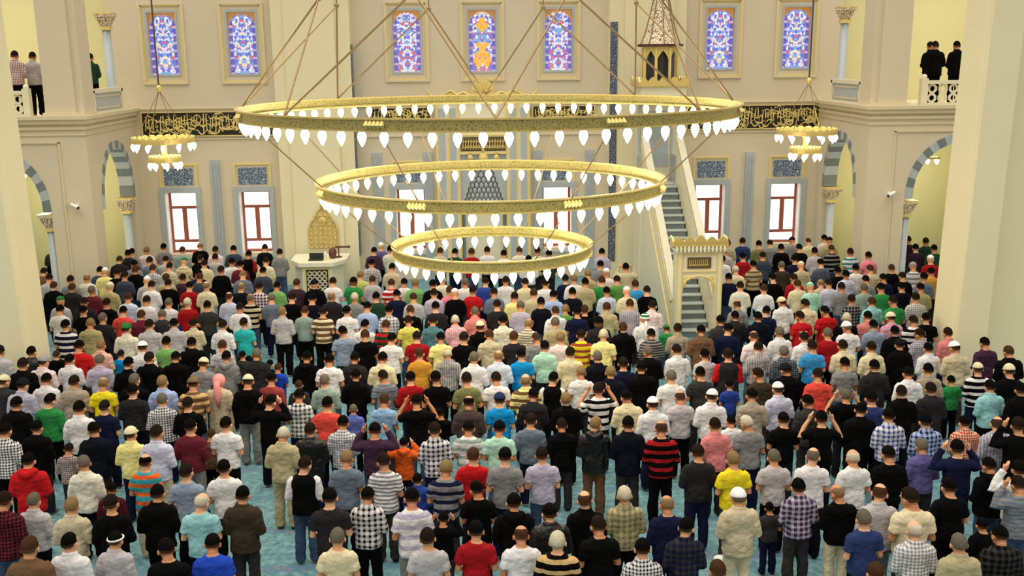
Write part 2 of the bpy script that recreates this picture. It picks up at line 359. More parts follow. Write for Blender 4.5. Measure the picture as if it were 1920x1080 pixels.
# gallery balustrades
def lattice(mb, u0, u1, z0, z1, f, nx, nz):
    """pierced stone screen of rings and stars; f(u,z,d)->point"""
    du, dz = (u1-u0)/nx, (z1-z0)/nz
    for i in range(nx):
        for j in range(nz):
            cu, cz = u0+du*(i+0.5), z0+dz*(j+0.5)
            ro = min(du, dz)*0.5
            n = 8
            vs_ = []
            for k in range(n):
                a = 2*PI*(k+0.5)/n
                for rr, d in ((ro*1.06, 0), (ro*0.62, 0), (ro*0.62, 0.05), (ro*1.06, 0.05)): vs_.append(f(cu+rr*math.cos(a), cz+rr*math.sin(a), d))
            mb.add(vs_, [(k*4+q, ((k+1) % n)*4+q, ((k+1) % n)*4+(q+1) % 4, k*4+(q+1) % 4) for k in range(n) for q in range(4)])
for s, nm in ((-1, 'left'), (1, 'right')):
    e_ = empty('balustrade', (s*11.1, 30.9, ZG), 'solid grey marble balustrade panel along the %s side gallery edge' % nm, 'balustrade')
    mb = MB(); mb.box(-0.05, 0.05, -1.2, 1.15, 0.1, 0.62); mb.build('panel', M['marble'], e_)
    mb = MB(); mb.box(-0.09, 0.09, -1.24, 1.24, 0.62, 0.74); mb.box(-0.08, 0.08, -1.24, 1.24, 0.0, 0.1); mb.build('rail', M['marble_w'], e_)
    for yy in (-1.2, 1.2):
        mb = MB(); mb.box(-0.09, 0.09, yy-0.07, yy+0.07, 0.1, 0.70); mb.build('post', M['marble_w'], e_)
    fr_ = MB(); 
    for z in (0.17, 0.5): fr_.box(-s*0.05, -s*0.07, -1.08, 1.08, z, z+0.04)
    for yy in (-1.06, 1.04): fr_.box(-s*0.05, -s*0.07, yy, yy+0.04, 0.17, 0.54)
    fr_.build('moulding', M['trim'], e_)
    x0, x1 = s*12.55, s*14.6
    e_ = empty('balustrade', ((x0+x1)/2, YF+0.2, ZG), 'white pierced stone balustrade of the %s gallery beside the near pier' % nm, 'balustrade')
    hw_ = abs(x1-x0)/2
    mb = MB(); lattice(mb, -hw_+0.1, hw_-0.1, 0.12, 0.64, lambda u, z, d: (u, d-0.025, z), 6, 2); mb.build('pierced_screen', M['marble_w'], e_)
    mb = MB(); mb.box(-hw_, hw_, -0.08, 0.08, 0.64, 0.74); mb.box(-hw_, hw_, -0.06, 0.06, 0, 0.12); mb.build('rail', M['marble_w'], e_)
    for k in (-1, 1):
        mb = MB(); mb.box(k*hw_-0.09, k*hw_+0.09, -0.1, 0.1, 0, 0.80); mb.ell((k*hw_, 0, 0.84), (0.08, 0.08, 0.08), 10, 6); mb.build('post', M['marble_w'], e_)

# near piers (slightly battered), stepped in plan
def pier(name, plan, z0, z1, bx, mat):
    n = len(plan); vs_ = [(x, y, z0) for x, y in plan] + [(x+bx*(z1-z0), y, z1) for x, y in plan]
    mb = MB(); mb.add(vs_, [tuple(range(n-1, -1, -1)), tuple(range(n, 2*n))] + [(i, (i+1) % n, (i+1) % n+n, i+n) for i in range(n)])
    return struct(mb.build(name, mat))
for s, nm, xi in ((-1, 'left', 9.47), (1, 'right', 9.78)):
    pl = [(xi, 21.35), (xi, 20.5), (xi+0.05, 20.45), (xi+0.05, 20.3), (xi+0.70, 20.3), (xi+0.72, 20.5), (xi+0.80, 20.5), (xi+0.84, 20.75), (xi+3.2, 20.75), (xi+3.2, 21.35)]
    pl = pl[::-1]
    pl = [(s*x, y) for x, y in pl]
    if s > 0: pl = pl[::-1]
    pier('wall_near_pier_'+nm, pl, 0, 10.2, s*0.022, M['wall2'])

# pilasters that flank the mihrab bay
for s, nm in ((-1, 'left'), (1, 'right')):
    mb = MB(); mb.box(s*4.05, s*6.45, YB-0.5, YB, 0, TOP); mb.box(s*4.5, s*6.05, YB-0.62, YB-0.5, 0, TOP)
    struct(mb.build('wall_pilaster_'+nm, M['wall2']))
# stepped plinth line and storey moulding
mb = MB(); 
for a, b in ((-HW, -6.45), (-4.05, -1.7), (1.7, 4.05), (6.45, HW)):
    mb.box(a, b, YB-0.04, YB, 5.66, 5.70); mb.box(a, b, YB-0.04, YB, 4.70, 4.74)
struct(mb.build('trim_back', M['trim']))

# ------------------------------------------------------------------ windows
gold_thin = M['gold_m']
wn = 0
for i, x in enumerate(up_x):
    wn += 1
    e_ = bpy.data.objects.new('window_%d' % wn, None); COL.objects.link(e_); e_.location = (x, YB, 6.74); struct(e_)
    gm = M['stain'][[0, 0, 1, 2, 1, 0, 0][i]]
    hw_, zt = 0.43, 1.88
    # arched pane, set in the reveal
    def outline(hw1, ztop, zs): return [(-hw1, 0), (hw1, 0), (hw1, zs)] + [(hw1*math.cos(t), zs+(ztop-zs)*math.sin(t)**0.8) for t in [PI/2*k/7 for k in range(1, 8)]] + [(-hw1*math.cos(t), zs+(ztop-zs)*math.sin(t)**0.8) for t in [PI/2*k/7 for k in range(6, 0, -1)]] + [(-hw1, zs)]
    MB().prism(outline(hw_-0.02, zt-0.06, 1.35), 'y', 0.10, 0.13).build('stained_glass_pane', gm, e_)
    sp_ = MB(); 
    sp_.box(-hw_, hw_, 0.135, 0.16, 0, zt+0.0); sp_.build('spandrel_pane', M['spandrel'], e_)
    f_ = MB()
    for a, b, c_, d in ((-0.62, -0.585, -0.22, 2.10), (0.585, 0.62, -0.22, 2.10), (-0.62, 0.62, -0.25, -0.215), (-0.62, 0.62, 2.07, 2.105)): f_.box(a, b, -0.03, 0, c_, d)
    f_.build('gilded_frame', gold_thin, e_)
    f_ = MB()
    for a, b, c_, d in ((-0.70, -0.62, -0.31, 2.16), (0.62, 0.70, -0.31, 2.16), (-0.62, 0.62, -0.31, -0.25), (-0.62, 0.62, 2.105, 2.16)): f_.box(a, b, -0.05, 0, c_, d)
    f_.build('stone_surround', M['trim'], e_)
    f_ = MB()
    for a, b, c_, d in ((-0.5, -0.43, -0.06, 1.95), (0.43, 0.5, -0.06, 1.95), (-0.43, 0.43, -0.06, 0.0), (-0.43, 0.43, 1.88, 1.95)): f_.box(a, b, -0.02, 0.0, c_, d)
    f_.build('inner_frame', M['marble'], e_)
    if i == 3:   # the middle window shows amber roundels
        d_ = MB()
        for px, pz, rr in ((0, 1.56, .1), (-.1, 1.4, .1), (.1, 1.4, .1), (0, 1.3, .09), (-.1, .82, .09), (.1, .82, .09), (0, .68, .1), (-.12, .52, .1), (.12, .52, .1), (0, .5, .08), (-.2, .34, .1), (0, .33, .1), (.2, .34, .1), (-.13, .2, .09), (.13, .2, .09)):
            d_.prism([(px+rr*math.cos(2*PI*k/12), pz+rr*math.sin(2*PI*k/12)) for k in range(12)], 'y', 0.07, 0.10)
        d_.build('amber_roundels', M['amber'], e_)
for i, x in enumerate(low_x):
    wn += 1
    e_ = bpy.data.objects.new('window_%d' % wn, None); COL.objects.link(e_); e_.location = (x, YB, 0.98); struct(e_)
    MB().box(-0.5, 0.5, 0.40, 0.42, 0, 2.02).build('glass_pane', M['daylight'], e_)
    f_ = MB()
    for a, b, c_, d in ((-0.5, -0.40, 0, 2.02), (0.40, 0.5, 0, 2.02), (-0.40, 0.40, 0, 0.08), (-0.40, 0.40, 1.96, 2.02), (-0.40, 0.40, 1.45, 1.54), (-0.07, 0.07, 0.43, 1.45), (-0.40, 0.40, 0.34, 0.43)): f_.box(a, b, 0.34, 0.40, c_, d)
    f_.build('wooden_sash', M['wood'], e_)
    f_ = MB(); s = -1 if x < 0 else 1
    f_.box(s*0.47, s*0.5, 0.0, 0.34, 0, 2.02); f_.build('white_reveal', new_mat('white_reveal_paint', (250, 250, 250), 0.5, emit=(255, 255, 255), emit_s=0.0), e_)  # white lining on the outer jamb of each lower window
    f_ = MB()
    for a, b, c_, d in ((-0.66, -0.5, -0.1, 2.2), (0.5, 0.66, -0.1, 2.2), (-0.5, 0.5, 2.02, 2.2), (-0.66, 0.66, -0.16, -0.1)): f_.box(a, b, -0.05, 0, c_, d)
    f_.build('marble_surround', M['marble'], e_)
    # tiled panel above the window
    wside = ['far left', 'second from the left', 'left of the mihrab', 'right of the mihrab', 'just right of the pulpit', 'far right'][i]
    t_ = empty('framed_tilework', (x, YB, 3.5), 'blue floral tile panel in gilded frame above the lower window, '+wside, 'tilework', 'tilework above the windows')
    MB().box(-0.46, 0.46, -0.02, 0, -0.26, 0.28).build('tiles', M['tile'], t_)
    f_ = MB()
    for a, b, c_, d in ((-0.60, -0.54, -0.38, 0.42), (0.54, 0.60, -0.38, 0.42), (-0.54, 0.54, -0.38, -0.33), (-0.54, 0.54, 0.37, 0.42)): f_.box(a, b, -0.035, 0, c_, d)
    f_.build('gilded_frame', gold_thin, t_)
# fluted marble strips between the lower windows
for k, x in enumerate((-8.6, 8.76, -3.4, -1.75, 1.8, 3.5)):
    z1 = 4.05 if abs(x) > 5 else 4.2
    mb = MB(); mb.box(x-0.15, x+0.15, YB-0.06, YB, 0, z1)
    for q in (-0.09, 0, 0.09): mb.box(x+q-0.02, x+q+0.02, YB-0.08, YB-0.06, 0.2, z1-0.12)
    struct(mb.build('trim_marble_strip', M['marble']))
# navy tile strips on the inner edges of the pilasters
o = MB().box(4.06, 4.29, YB-0.53, YB-0.502, 0.6, 8.2).build('tile_strip', M['tile_d']); tag(o, 'tall navy floral tile strip on the pilaster left of the pulpit', 'tile strip')
o = MB().box(-4.048, -4.02, YB-0.45, YB-0.05, 0.9, 7.6).build('tile_strip', M['tile_d']); tag(o, 'tall thin dark tile strip on inner face of pilaster behind lectern', 'tile strip')

# ------------------------------------------------------------------ calligraphy bands: raised gold strokes on black
def calligraphy(name, x0, x1, z0, z1, label, y=YB-0.02, bgm=None, seed=1):
    e_ = empty(name, ((x0+x1)/2, y, (z0+z1)/2), label, 'calligraphy panel')
    w_, h = (x1-x0)/2, (z1-z0)/2; rnd = random.Random(seed)
    MB().box(-w_, w_, -0.03, 0, -h, h).build('black_ground', bgm or M['black'], e_)
    f_ = MB()
    for a, b, c_, d in ((-w_, -w_+0.04, -h, h), (w_-0.04, w_, -h, h), (-w_+0.04, w_-0.04, -h, -h+0.03), (-w_+0.04, w_-0.04, h-0.03, h)): f_.box(a, b, -0.05, -0.03, c_, d)
    f_.build('gold_border', M['gold_m'], e_)
    g = MB(); x = -w_+0.12
    def stroke(pts, r): g.tube([(p[0], -0.045, p[1]) for p in pts], r, 5)
    for q in range(int(w_*14)):
        bx_ = rnd.uniform(-w_+.08, w_-.4); bz_ = rnd.uniform(-.75, .75)*h; l_ = rnd.uniform(.15, .34); ud = rnd.choice((-1, 1))
        stroke([(bx_+l_*j/5, max(-h*.9, min(h*.9, bz_+ud*.09*math.sin(PI*j/5)))) for j in range(6)], [.006, .014, .018, .018, .013, .005])
    while x < w_-0.1:
        # tall uprights, like alif and lam, leaning a little
        t = rnd.random()
        lean = rnd.uniform(-0.03, 0.06)
        zb_, zt_ = rnd.uniform(-0.8, 0.1), rnd.uniform(0.35, 0.86); stroke([(x, h*zb_), (x+lean*0.5, h*(zb_+zt_)/2), (x+lean, h*zt_)], [0.014, 0.02, 0.011])
        if t < 0.75:   # sweeping bowl
            bw = rnd.uniform(0.16, 0.34); zc = rnd.uniform(-0.5, 0.15)*h; dp = rnd.uniform(0.22, 0.5)*h
            stroke([(x+bw*q/7, zc-dp*math.sin(PI*q/7)) for q in range(8)], [0.008, 0.016, 0.022, 0.024, 0.022, 0.018, 0.012, 0.006])
        if t > 0.3:    # looped letter
            lx, lz, lr = x+rnd.uniform(0.04, 0.16), rnd.uniform(-0.35, 0.35)*h, rnd.uniform(0.035, 0.06)
            stroke([(lx+lr*math.cos(2*PI*q/8), lz+lr*0.8*math.sin(2*PI*q/8)) for q in range(9)], 0.012)
        if rnd.random() < 0.5:   # long crossing sweep above
            l = rnd.uniform(0.25, 0.5); z_ = rnd.uniform(0.1, 0.6)*h
            stroke([(x, z_), (x+l*0.4, z_+0.05), (x+l, z_-0.09)], [0.008, 0.018, 0.006])
        for q in range(2):       # diacritic dots and dashes
            dx, dz = x+rnd.uniform(0, 0.15), rnd.uniform(-0.85, 0.85)*h
            stroke([(dx, dz), (dx+0.035, dz+0.02)], 0.011)
        x += rnd.uniform(0.075, 0.125)
    g.build('gold_lettering', M['gold_m'], e_)
calligraphy('calligraphy_panel', -10.80, -6.62, 4.80, 5.58, 'long black panel of gold Arabic lettering left, above small left chandelier', seed=3)
calligraphy('calligraphy_panel', 6.62, 11.0, 4.80, 5.58, 'long black panel of gold Arabic lettering right, above small right chandelier', seed=4)
calligraphy('calligraphy_panel', -3.64, -1.60, 5.08, 5.64, 'gold Arabic lettering panel on wall just left of the mihrab crown', seed=5)
calligraphy('calligraphy_panel', 1.62, 3.66, 5.08, 5.64, 'gold Arabic lettering panel on wall just right of the mihrab crown', seed=6)

# ------------------------------------------------------------------ mihrab
mh = empty('mihrab', (0.03, YB, 0), 'tall marble mihrab niche with gilded crown and lettering in the middle wall', 'mihrab')
mb = MB(); mb.box(-1.5, -0.75, -0.35, 0, 0, 5.85); mb.box(0.75, 1.5, -0.35, 0, 0, 5.85); mb.box(-0.75, 0.75, -0.35, 0, 4.15, 5.85); mb.box(-0.75, 0.75, -0.06, 0, 0, 4.15); mb.build('marble_body', M['marble_w'], mh)
mb = MB()
for x in (-1.5, -1.12, -0.80, 0.74, 1.06, 1.44): mb.box(x, x+0.06, -0.39, -0.35, 0.2, 5.8)
for z in (4.14, 4.72, 5.2): mb.box(-0.74, 0.74, -0.39, -0.35, z, z+0.05)
mb.build('gilded_border', M['gold_m'], mh)
mb = MB()
for s in (-1, 1): mb.box(s*0.86, s*1.06, -0.37, -0.35, 0.3, 5.6); mb.box(s*1.2, s*1.4, -0.37, -0.35, 0.3, 5.6)
mb.build('grey_inlay', M['marble'], mh)
mb = MB()   # honeycomb hood of the niche, stepping inward as it rises
for k in range(8):
    z = 2.55+0.17*k; hw_ = 0.62-0.055*k
    nn = max(3, 9-k)
    for q in range(nn):
        x = -hw_+2*hw_*(q+0.5)/nn
        mb.ell((x, -0.16-0.012*k, z+0.06), (hw_/nn*0.95, 0.07, 0.1), 8, 5)
    mb.box(-0.75, -hw_, -0.32, -0.06, z, z+0.17); mb.box(hw_, 0.75, -0.32, -0.06, z, z+0.17)
    mb.box(-hw_, hw_, -0.12, -0.06, z, z+0.17)
mb.box(-0.75, 0.75, -0.3, -0.06, 3.91, 4.15)
mb.build('honeycomb_hood', M['marble'], mh)
mb = MB()
for s in (-1, 1): mb.lathe([(0.075, 0), (0.075, 0.1), (0.05, 0.15), (0.05, 2.3), (0.085, 2.45), (0.085, 2.55)], (s*0.66, -0.22, 0), 12)
mb.build('niche_columns', M['marble_d'], mh, True)
mb = MB()   # crest of the hood
for x, r_ in ((-0.42, 0.1), (0, 0.16), (0.42, 0.1)):
    mb.ell((x, -0.38, 4.02), (r_, 0.04, r_*1.1), 12, 8); mb.ell((x, -0.38, 4.02+r_*1.5), (r_*0.35, 0.03, r_*0.6), 8, 6)
mb.build('gilded_crest', M['gold'], mh)
mb = MB()   # gilded crown: central dome of leaves with scrolls falling to both sides
prof = [(-1.65, 5.85), (1.65, 5.85), (1.55, 5.93), (1.2, 6.0), (1.12, 6.12), (0.95, 6.18), (0.75, 6.08), (0.55, 6.14), (0.36, 6.05), (0.34, 6.25), (0.22, 6.42), (0, 6.52)]
prof += [(-x, z) for x, z in prof[:1:-1][1:]]
mb.prism(prof, 'y', -0.42, -0.34)
for s in (-1, 1):
    mb.tube([(s*0.40, -0.43, 5.98), (s*0.6, -0.43, 6.1), (s*0.8, -0.43, 6.02), (s*1.0, -0.43, 6.16), (s*1.2, -0.43, 6.05), (s*1.5, -0.43, 5.92)], [0.03, 0.035, 0.03, 0.035, 0.025, 0.012], 6)
    mb.tube([(s*1.55, -0.38, 5.95), (s*1.75, -0.38, 6.15), (s*1.68, -0.38, 6.22)], [0.04, 0.03, 0.01], 6)
for k in range(7):
    a = PI*(k+0.5)/7; mb.tube([(0.1*math.cos(a), -0.43, 6.1), (0.3*math.cos(a), -0.44, 6.1+0.34*math.sin(a))], [0.03, 0.02], 6)
mb.build('gilded_crown', M['gold_m'], mh)
mb = MB(); rnd = random.Random(2)
x = -0.66
while x < 0.64:
    mb.tube([(x, -0.40, 4.3), (x+0.03, -0.40, 4.62)], 0.013, 5); mb.tube([(x+0.15*q/5, -0.40, 4.42-0.08*math.sin(PI*q/5)) for q in range(6)], 0.013, 5)
    mb.tube([(x+0.02, -0.40, 4.52), (x+0.09, -0.40, 4.56)], 0.012, 5); x += 0.085
mb.build('gold_lettering', M['gold_m'], mh)
MB().box(-0.72, 0.72, -0.37, -0.35, 4.24, 4.68).build('lettering_ground', new_mat('umber_ground', (96, 76, 30), 0.5), mh)
# ------------------------------------------------------------------ minbar (pulpit with stair)
mi = empty('minbar', (5.35, 25.0, 0), 'tall white and gold marble pulpit stair with portal and spired kiosk', 'pulpit')
X0, X1 = -0.62, 0.62
def drift(y): return 0.06*y/5.5   # the stair runs straight back
# portal
mb = MB()
for s in (-1, 1): mb.box(s*0.42, s*0.60, -0.14, 0.14, 0, 2.32)
mb.box(-0.42, 0.42, -0.12, 0.12, 1.78, 2.32)
pts = arch_pts(0, 0.42, 1.32, 1.72, 6)
for a, b in zip(pts[:-1], pts[1:]): mb.prism([a, b, (b[0], 1.80), (a[0], 1.80)], 'y', -0.11, 0.11)
mb.build('portal_frame', M['marble_w'], mi)
mb = MB()
for s in (-1, 1):
    for x in (0.43, 0.56): mb.box(s*x, s*(x+0.025), -0.165, -0.14, 0.05, 2.3)
for z in (1.82, 2.26): mb.box(-0.42, 0.42, -0.145, -0.12, z, z+0.03)
for a, b in zip(pts[:-1], pts[1:]): mb.tube([(a[0], -0.13, a[1]), (b[0], -0.13, b[1])], 0.022, 6)
for s in (-1, 1): mb.ell((s*0.28, -0.12, 1.66), (0.10, 0.015, 0.07), 8, 6); mb.ell((s*0.36, -0.12, 1.52), (0.05, 0.015, 0.09), 8, 6)
mb.build('gilded_edging', M['gold_m'], mi)
mb = MB(); mb.box(-0.30, 0.30, -0.15, -0.12, 1.92, 2.20); ip = mb.build('inscription_panel', new_mat('dark_bronze', (104, 88, 60), 0.45, 0.3, 0.3, 40), mi)
mb = MB(); rnd = random.Random(8)
x = -0.26
while x < 0.24:
    mb.tube([(x, -0.155, 1.98), (x+0.01, -0.155, 2.15)], 0.008, 5); mb.tube([(x, -0.155, 2.03), (x+0.03, -0.155, 2.0), (x+0.06, -0.155, 2.04)], 0.007, 5); x += 0.05
mb.build('lettering', M['gold_m'], ip)
mb = MB()     # crown cornice: stalactites, then gilded cresting
for k in range(3): mb.box(-0.62-0.03*k, 0.62+0.03*k, -0.16-0.03*k, 0.16+0.03*k, 2.32+0.045*k, 2.365+0.045*k)
for k in range(13):
    x = -0.6+1.2*k/12; mb.prism([(x-0.02, 2.36), (x+0.02, 2.36), (x+0.035, 2.50), (x-0.035, 2.50)], 'y', -0.27, -0.2)
mb.build('stalactite_cornice', M['marble_w'], mi)
mb = MB(); mb.box(-0.70, 0.70, -0.26, 0.2, 2.50, 2.60)
pf = [(-0.70, 2.60)]
for k in range(5):
    c = -0.56+0.28*k
    for q in range(7): pf.append((c-0.14+0.28*q/6, 2.62+0.13*math.sin(PI*q/6)*(1.35 if k == 2 else 1)))
pf.append((0.70, 2.60)); mb.prism(pf, 'y', -0.27, -0.21)
for s in (-1, 1): mb.prism([(-0.2, 2.6), (0.2, 2.6), (0.14, 2.73), (0.05, 2.66), (-0.05, 2.73), (-0.14, 2.66)], 'x', s*0.66, s*0.70)
mb.build('gilded_cresting', M['gold'], mi)
# steps
mb = MB(); NS = 19
for k in range(NS):
    z = 3.35*(k+1)/NS; y = 0.3+4.9*k/NS
    mb.mi = 0; mb.box(-0.40, 0.40, y, 5.4, z-3.35/NS, z-0.03); mb.mi = 1; mb.box(-0.42, 0.42, y-0.03, 5.4, z-0.03, z)
mb.build('steps', [M['marble_d'], new_mat('pale_tread', (190, 198, 190), 0.5)], mi)
# balustrade walls
for s, nm in ((-1, 'balustrade'), (1, 'balustrade')):
    mb = MB(); mb.prism([(0.16, 0), (0.16, 1.0), (5.3, 4.75), (5.3, 0)], 'x', s*0.44, s*0.60); b_ = mb.build(nm, M['marble_w'], mi)
    g = MB(); g.prism([(0.16, 1.0), (0.16, 1.1), (5.3, 4.85), (5.3, 4.75)], 'x', s*0.42, s*0.62)
    g.build('handrail', M['rail'], b_)
    g = MB(); g.prism([(0.3, 0.93), (0.3, 0.98), (5.25, 4.59), (5.25, 4.54)], 'x', s*0.60, s*0.62); g.prism([(0.3, 0.15), (0.3, 0.2), (5.25, 3.8), (5.25, 3.75)], 'x', s*0.60, s*0.62)
    g.box(s*0.60, s*0.62, 0.3, 0.35, 0.1, 0.98)
    g.build('gilded_line', M['gold_m'], b_)
# kiosk
mb = MB(); mb.box(-0.62, 0.62, 5.3, 6.5, 0, 3.35); mb.build('kiosk_base', M['marble_w'], mi)
mb = MB()
for sx in (-1, 1):
    for yy in (5.4, 6.4): mb.lathe([(0.075, 3.35), (0.075, 3.5), (0.055, 3.55), (0.05, 5.6), (0.09, 5.8), (0.1, 6.0)], (sx*0.52, yy, 0), 10)
mb.build('kiosk_columns', M['marble'], mi, True)
mb = MB(); mb.box(-0.60, 0.60, 6.42, 6.46, 3.35, 6.0); mb.mi = 1; mb.box(-0.4, 0.4, 6.39, 6.42, 3.8, 5.5)
mb.build('kiosk_back_panel', [M['marble_w'], M['marble']], mi)
mb = MB()
for s in (-1, 1): mb.box(s*0.50, s*0.58, 5.5, 6.35, 3.35, 4.2)
mb.build('kiosk_parapet', M['marble'], mi)
mb = MB(); mb.box(-0.68, 0.68, 5.24, 6.56, 6.0, 6.28); mb.build('kiosk_canopy', M['marble_w'], mi)
mb = MB()
pf = [(-0.76, 6.28)]
for k in range(5):
    c = -0.62+0.31*k
    for q in range(6): pf.append((c-0.155+0.31*q/5, 6.42+0.14*math.sin(PI*q/5)))
pf.append((0.76, 6.28)); mb.prism(pf, 'y', 5.16, 5.24)
pf2 = [(y+5.9+0.0, z) for y, z in pf]; mb.prism(pf2, 'x', -0.76, -0.70); mb.prism(pf2, 'x', 0.70, 0.76); mb.prism(pf, 'y', 6.56, 6.62)
mb.box(-0.74, 0.74, 5.2, 6.6, 6.26, 6.30)
mb.build('gilded_leaf_gallery', M['gold'], mi)
mb = MB(); mb.lathe([(0.42, 6.3), (0.42, 7.42)], (0, 5.9, 0), 8); lc = mb.build('lantern_core', M['dark'], mi)
mb = MB()
for k in range(8):
    a = 2*PI*(k+0.5)/8; px, py = 0.53*math.cos(a), 5.9+0.53*math.sin(a)
    mb.tube([(px, py, 6.3), (px, py, 7.4)], 0.045, 6)
    a2 = 2*PI*(k+1.5)/8; qx, qy = 0.53*math.cos(a2), 5.9+0.53*math.sin(a2)
    for q in range(6):   # ogee arch between posts, as two spandrels
        t0, t1 = q/6, (q+1)/6
        h0 = 6.95+0.36*(1-abs(2*t0-1))**0.6; h1 = 6.95+0.36*(1-abs(2*t1-1))**0.6
        p0 = (px+(qx-px)*t0, py+(qy-py)*t0); p1 = (px+(qx-px)*t1, py+(qy-py)*t1)
        mb.add([(p0[0], p0[1], h0), (p1[0], p1[1], h1), (p1[0], p1[1], 7.42), (p0[0], p0[1], 7.42),
                (p0[0]*0.93, 5.9+(p0[1]-5.9)*0.93, h0), (p1[0]*0.93, 5.9+(p1[1]-5.9)*0.93, h1), (p1[0]*0.93, 5.9+(p1[1]-5.9)*0.93, 7.42), (p0[0]*0.93, 5.9+(p0[1]-5.9)*0.93, 7.42)],
               [(0,1,2,3),(4,7,6,5),(0,4,5,1),(3,2,6,7),(0,3,7,4),(1,5,6,2)])
mb.build('lantern_arcade', M['gold_m'], mi)
mb = MB(); mb.lathe([(0.68, 7.42), (0.70, 7.50), (0.60, 7.50)], (0, 5.9, 0), 8); mb.build('lantern_eave', M['wood_d'], mi)
mb = MB(); mb.lathe([(0.58, 7.50), (0.46, 7.8), (0.33, 8.3), (0.22, 8.8), (0.15, 9.3), (0.08, 9.8), (0.02, 10.1)], (0, 5.9, 0), 8); sp_ = mb.build('spire', M['lace'], mi)
mb = MB()
for k in range(8):
    a = 2*PI*k/8; mb.tube([(r_*math.cos(a), 5.9+r_*math.sin(a), z) for r_, z in ((0.59, 7.5), (0.47, 7.8), (0.34, 8.3), (0.23, 8.8), (0.16, 9.3), (0.03, 10.1))], 0.02, 5)
mb.build('spire_ribs', M['brass'], sp_)

# ------------------------------------------------------------------ preacher's lectern platform
ku = empty('preaching_platform', (-5.13, 31.2, 0), 'white marble preaching platform with pierced front before the left pilaster', 'platform')
oct_ = [(-0.5, -0.75), (0.5, -0.75), (0.82, -0.2), (0.82, 0.72), (-0.82, 0.72), (-0.82, -0.2)]
mb = MB(); mb.prism([(x*0.9, y*0.9) for x, y in oct_], 'z', 0, 1.0); mb.build('body', M['marble_w'], ku)
mb = MB(); mb.prism([(x*1.05, y*1.05) for x, y in oct_], 'z', 1.0, 1.12); mb.build('top_slab', M['marble_w'], ku)
mb = MB(); lattice(mb, -0.3, 0.3, 0.2, 0.86, lambda u, z, d: (u, -0.69-d*0.6, z), 4, 4); mb.build('pierced_screen', M['trim'], ku)
mb = MB(); mb.box(-0.33, 0.33, -0.685, -0.68, 0.18, 0.9); mb.build('screen_shade', M['dark'], ku)  # dark sheet stands in for the shade behind the pierced screen
mb = MB()
for a, b, c_, d in ((-0.38, -0.34, 0.14, 0.94), (0.34, 0.38, 0.14, 0.94), (-0.34, 0.34, 0.9, 0.94), (-0.34, 0.34, 0.14, 0.18)): mb.box(a, b, -0.70, -0.67, c_, d)
mb.build('gilded_frame', M['gold_m'], ku)
o = MB().box(-0.22, 0.22, -0.15, 0.12, 0, 0.03).box(-0.22, 0.22, 0.10, 0.13, 0.03, 0.2).build('laptop', M['dark'], None, False, (-5.2, 30.9, 1.12)); tag(o, 'dark open laptop lying on the white preaching platform', 'laptop')
o = MB().lathe([(0.08, 0), (0.11, 0.06), (0.13, 0.17), (0.10, 0.29), (0.04, 0.34)], (0, 0, 0), 12).build('wooden_bookstand', M['wood_d'], None, True, (-4.72, 31.15, 1.12)); tag(o, 'round reddish brown wooden stand on the right of preaching platform', 'stand')
e_ = empty('candlestick', (-4.90, 30.86, 1.12), 'small cream candle-shaped lamp standing beside the laptop', 'lamp')
MB().lathe([(0.05, 0), (0.05, 0.02), (0.02, 0.05), (0.02, 0.12)], (0, 0, 0), 10).build('base', M['gold_m'], e_, True); MB().lathe([(0.03, 0.12), (0.045, 0.18), (0.01, 0.28)], (0, 0, 0), 10).build('shade', M['white'], e_, True)
o = MB().box(-0.2, 0.2, -0.03, 0.03, 0, 0.05).box(0.2, 0.26, -0.04, 0.04, -0.01, 0.06).tube([(-0.1, 0, 0), (-0.1, 0, -0.28)], 0.02, 6).tube([(-0.1, 0, -0.27), (-0.1, 0, -0.29)], 0.1, 10).build('microphone_stand', M['wood_d'], None, False, (-4.45, 31.3, 1.42)); tag(o, 'low brown microphone stand at the right end of the platform', 'microphone')
# gilded ornament on the pilaster
go = empty('gilded_ornament', (-5.15, YB-0.645, 1.25), 'tall pointed gilded openwork ornament on the left pilaster above platform', 'ornament')
mb = MB(); out = [(-0.46, 0), (-0.46, 0.55), (-0.38, 0.8), (-0.24, 0.95), (-0.16, 1.15), (-0.06, 1.25), (0, 1.45)]; out = out + [(-x, z) for x, z in out[-2::-1]]
for a, b in zip(out, out[1:]): mb.tube([(a[0], -0.03, a[1]), (b[0], -0.03, b[1])], 0.028, 6)
for k in range(6):
    for j in range(7):
        x = -0.38+0.152*k; z = 0.06+0.15*j
        if abs(x) < (0.42 if z < 0.6 else 0.42-(z-0.6)*0.5): mb.lathe([(0.055, -0.01), (0.055, 0.01)], (0, 0, 0), 8) if False else mb.tube([(x+0.06*math.cos(2*PI*q/8), -0.03, z+0.07*math.sin(2*PI*q/8)) for q in range(9)], 0.014, 5)
mb.tube([(0, -0.03, 0.1), (0, -0.03, 1.3)], 0.02, 6)
mb.ell((0, -0.04, 0.85), (0.12, 0.03, 0.14), 10, 6)
mb.build('openwork', M['gold'], go)
mb = MB(); mb.prism([(x*0.9, z*0.95) for x, z in out], 'y', -0.012, 0.0); mb.build('backing', new_mat('cream_backing', (228, 210, 150), 0.6), go)

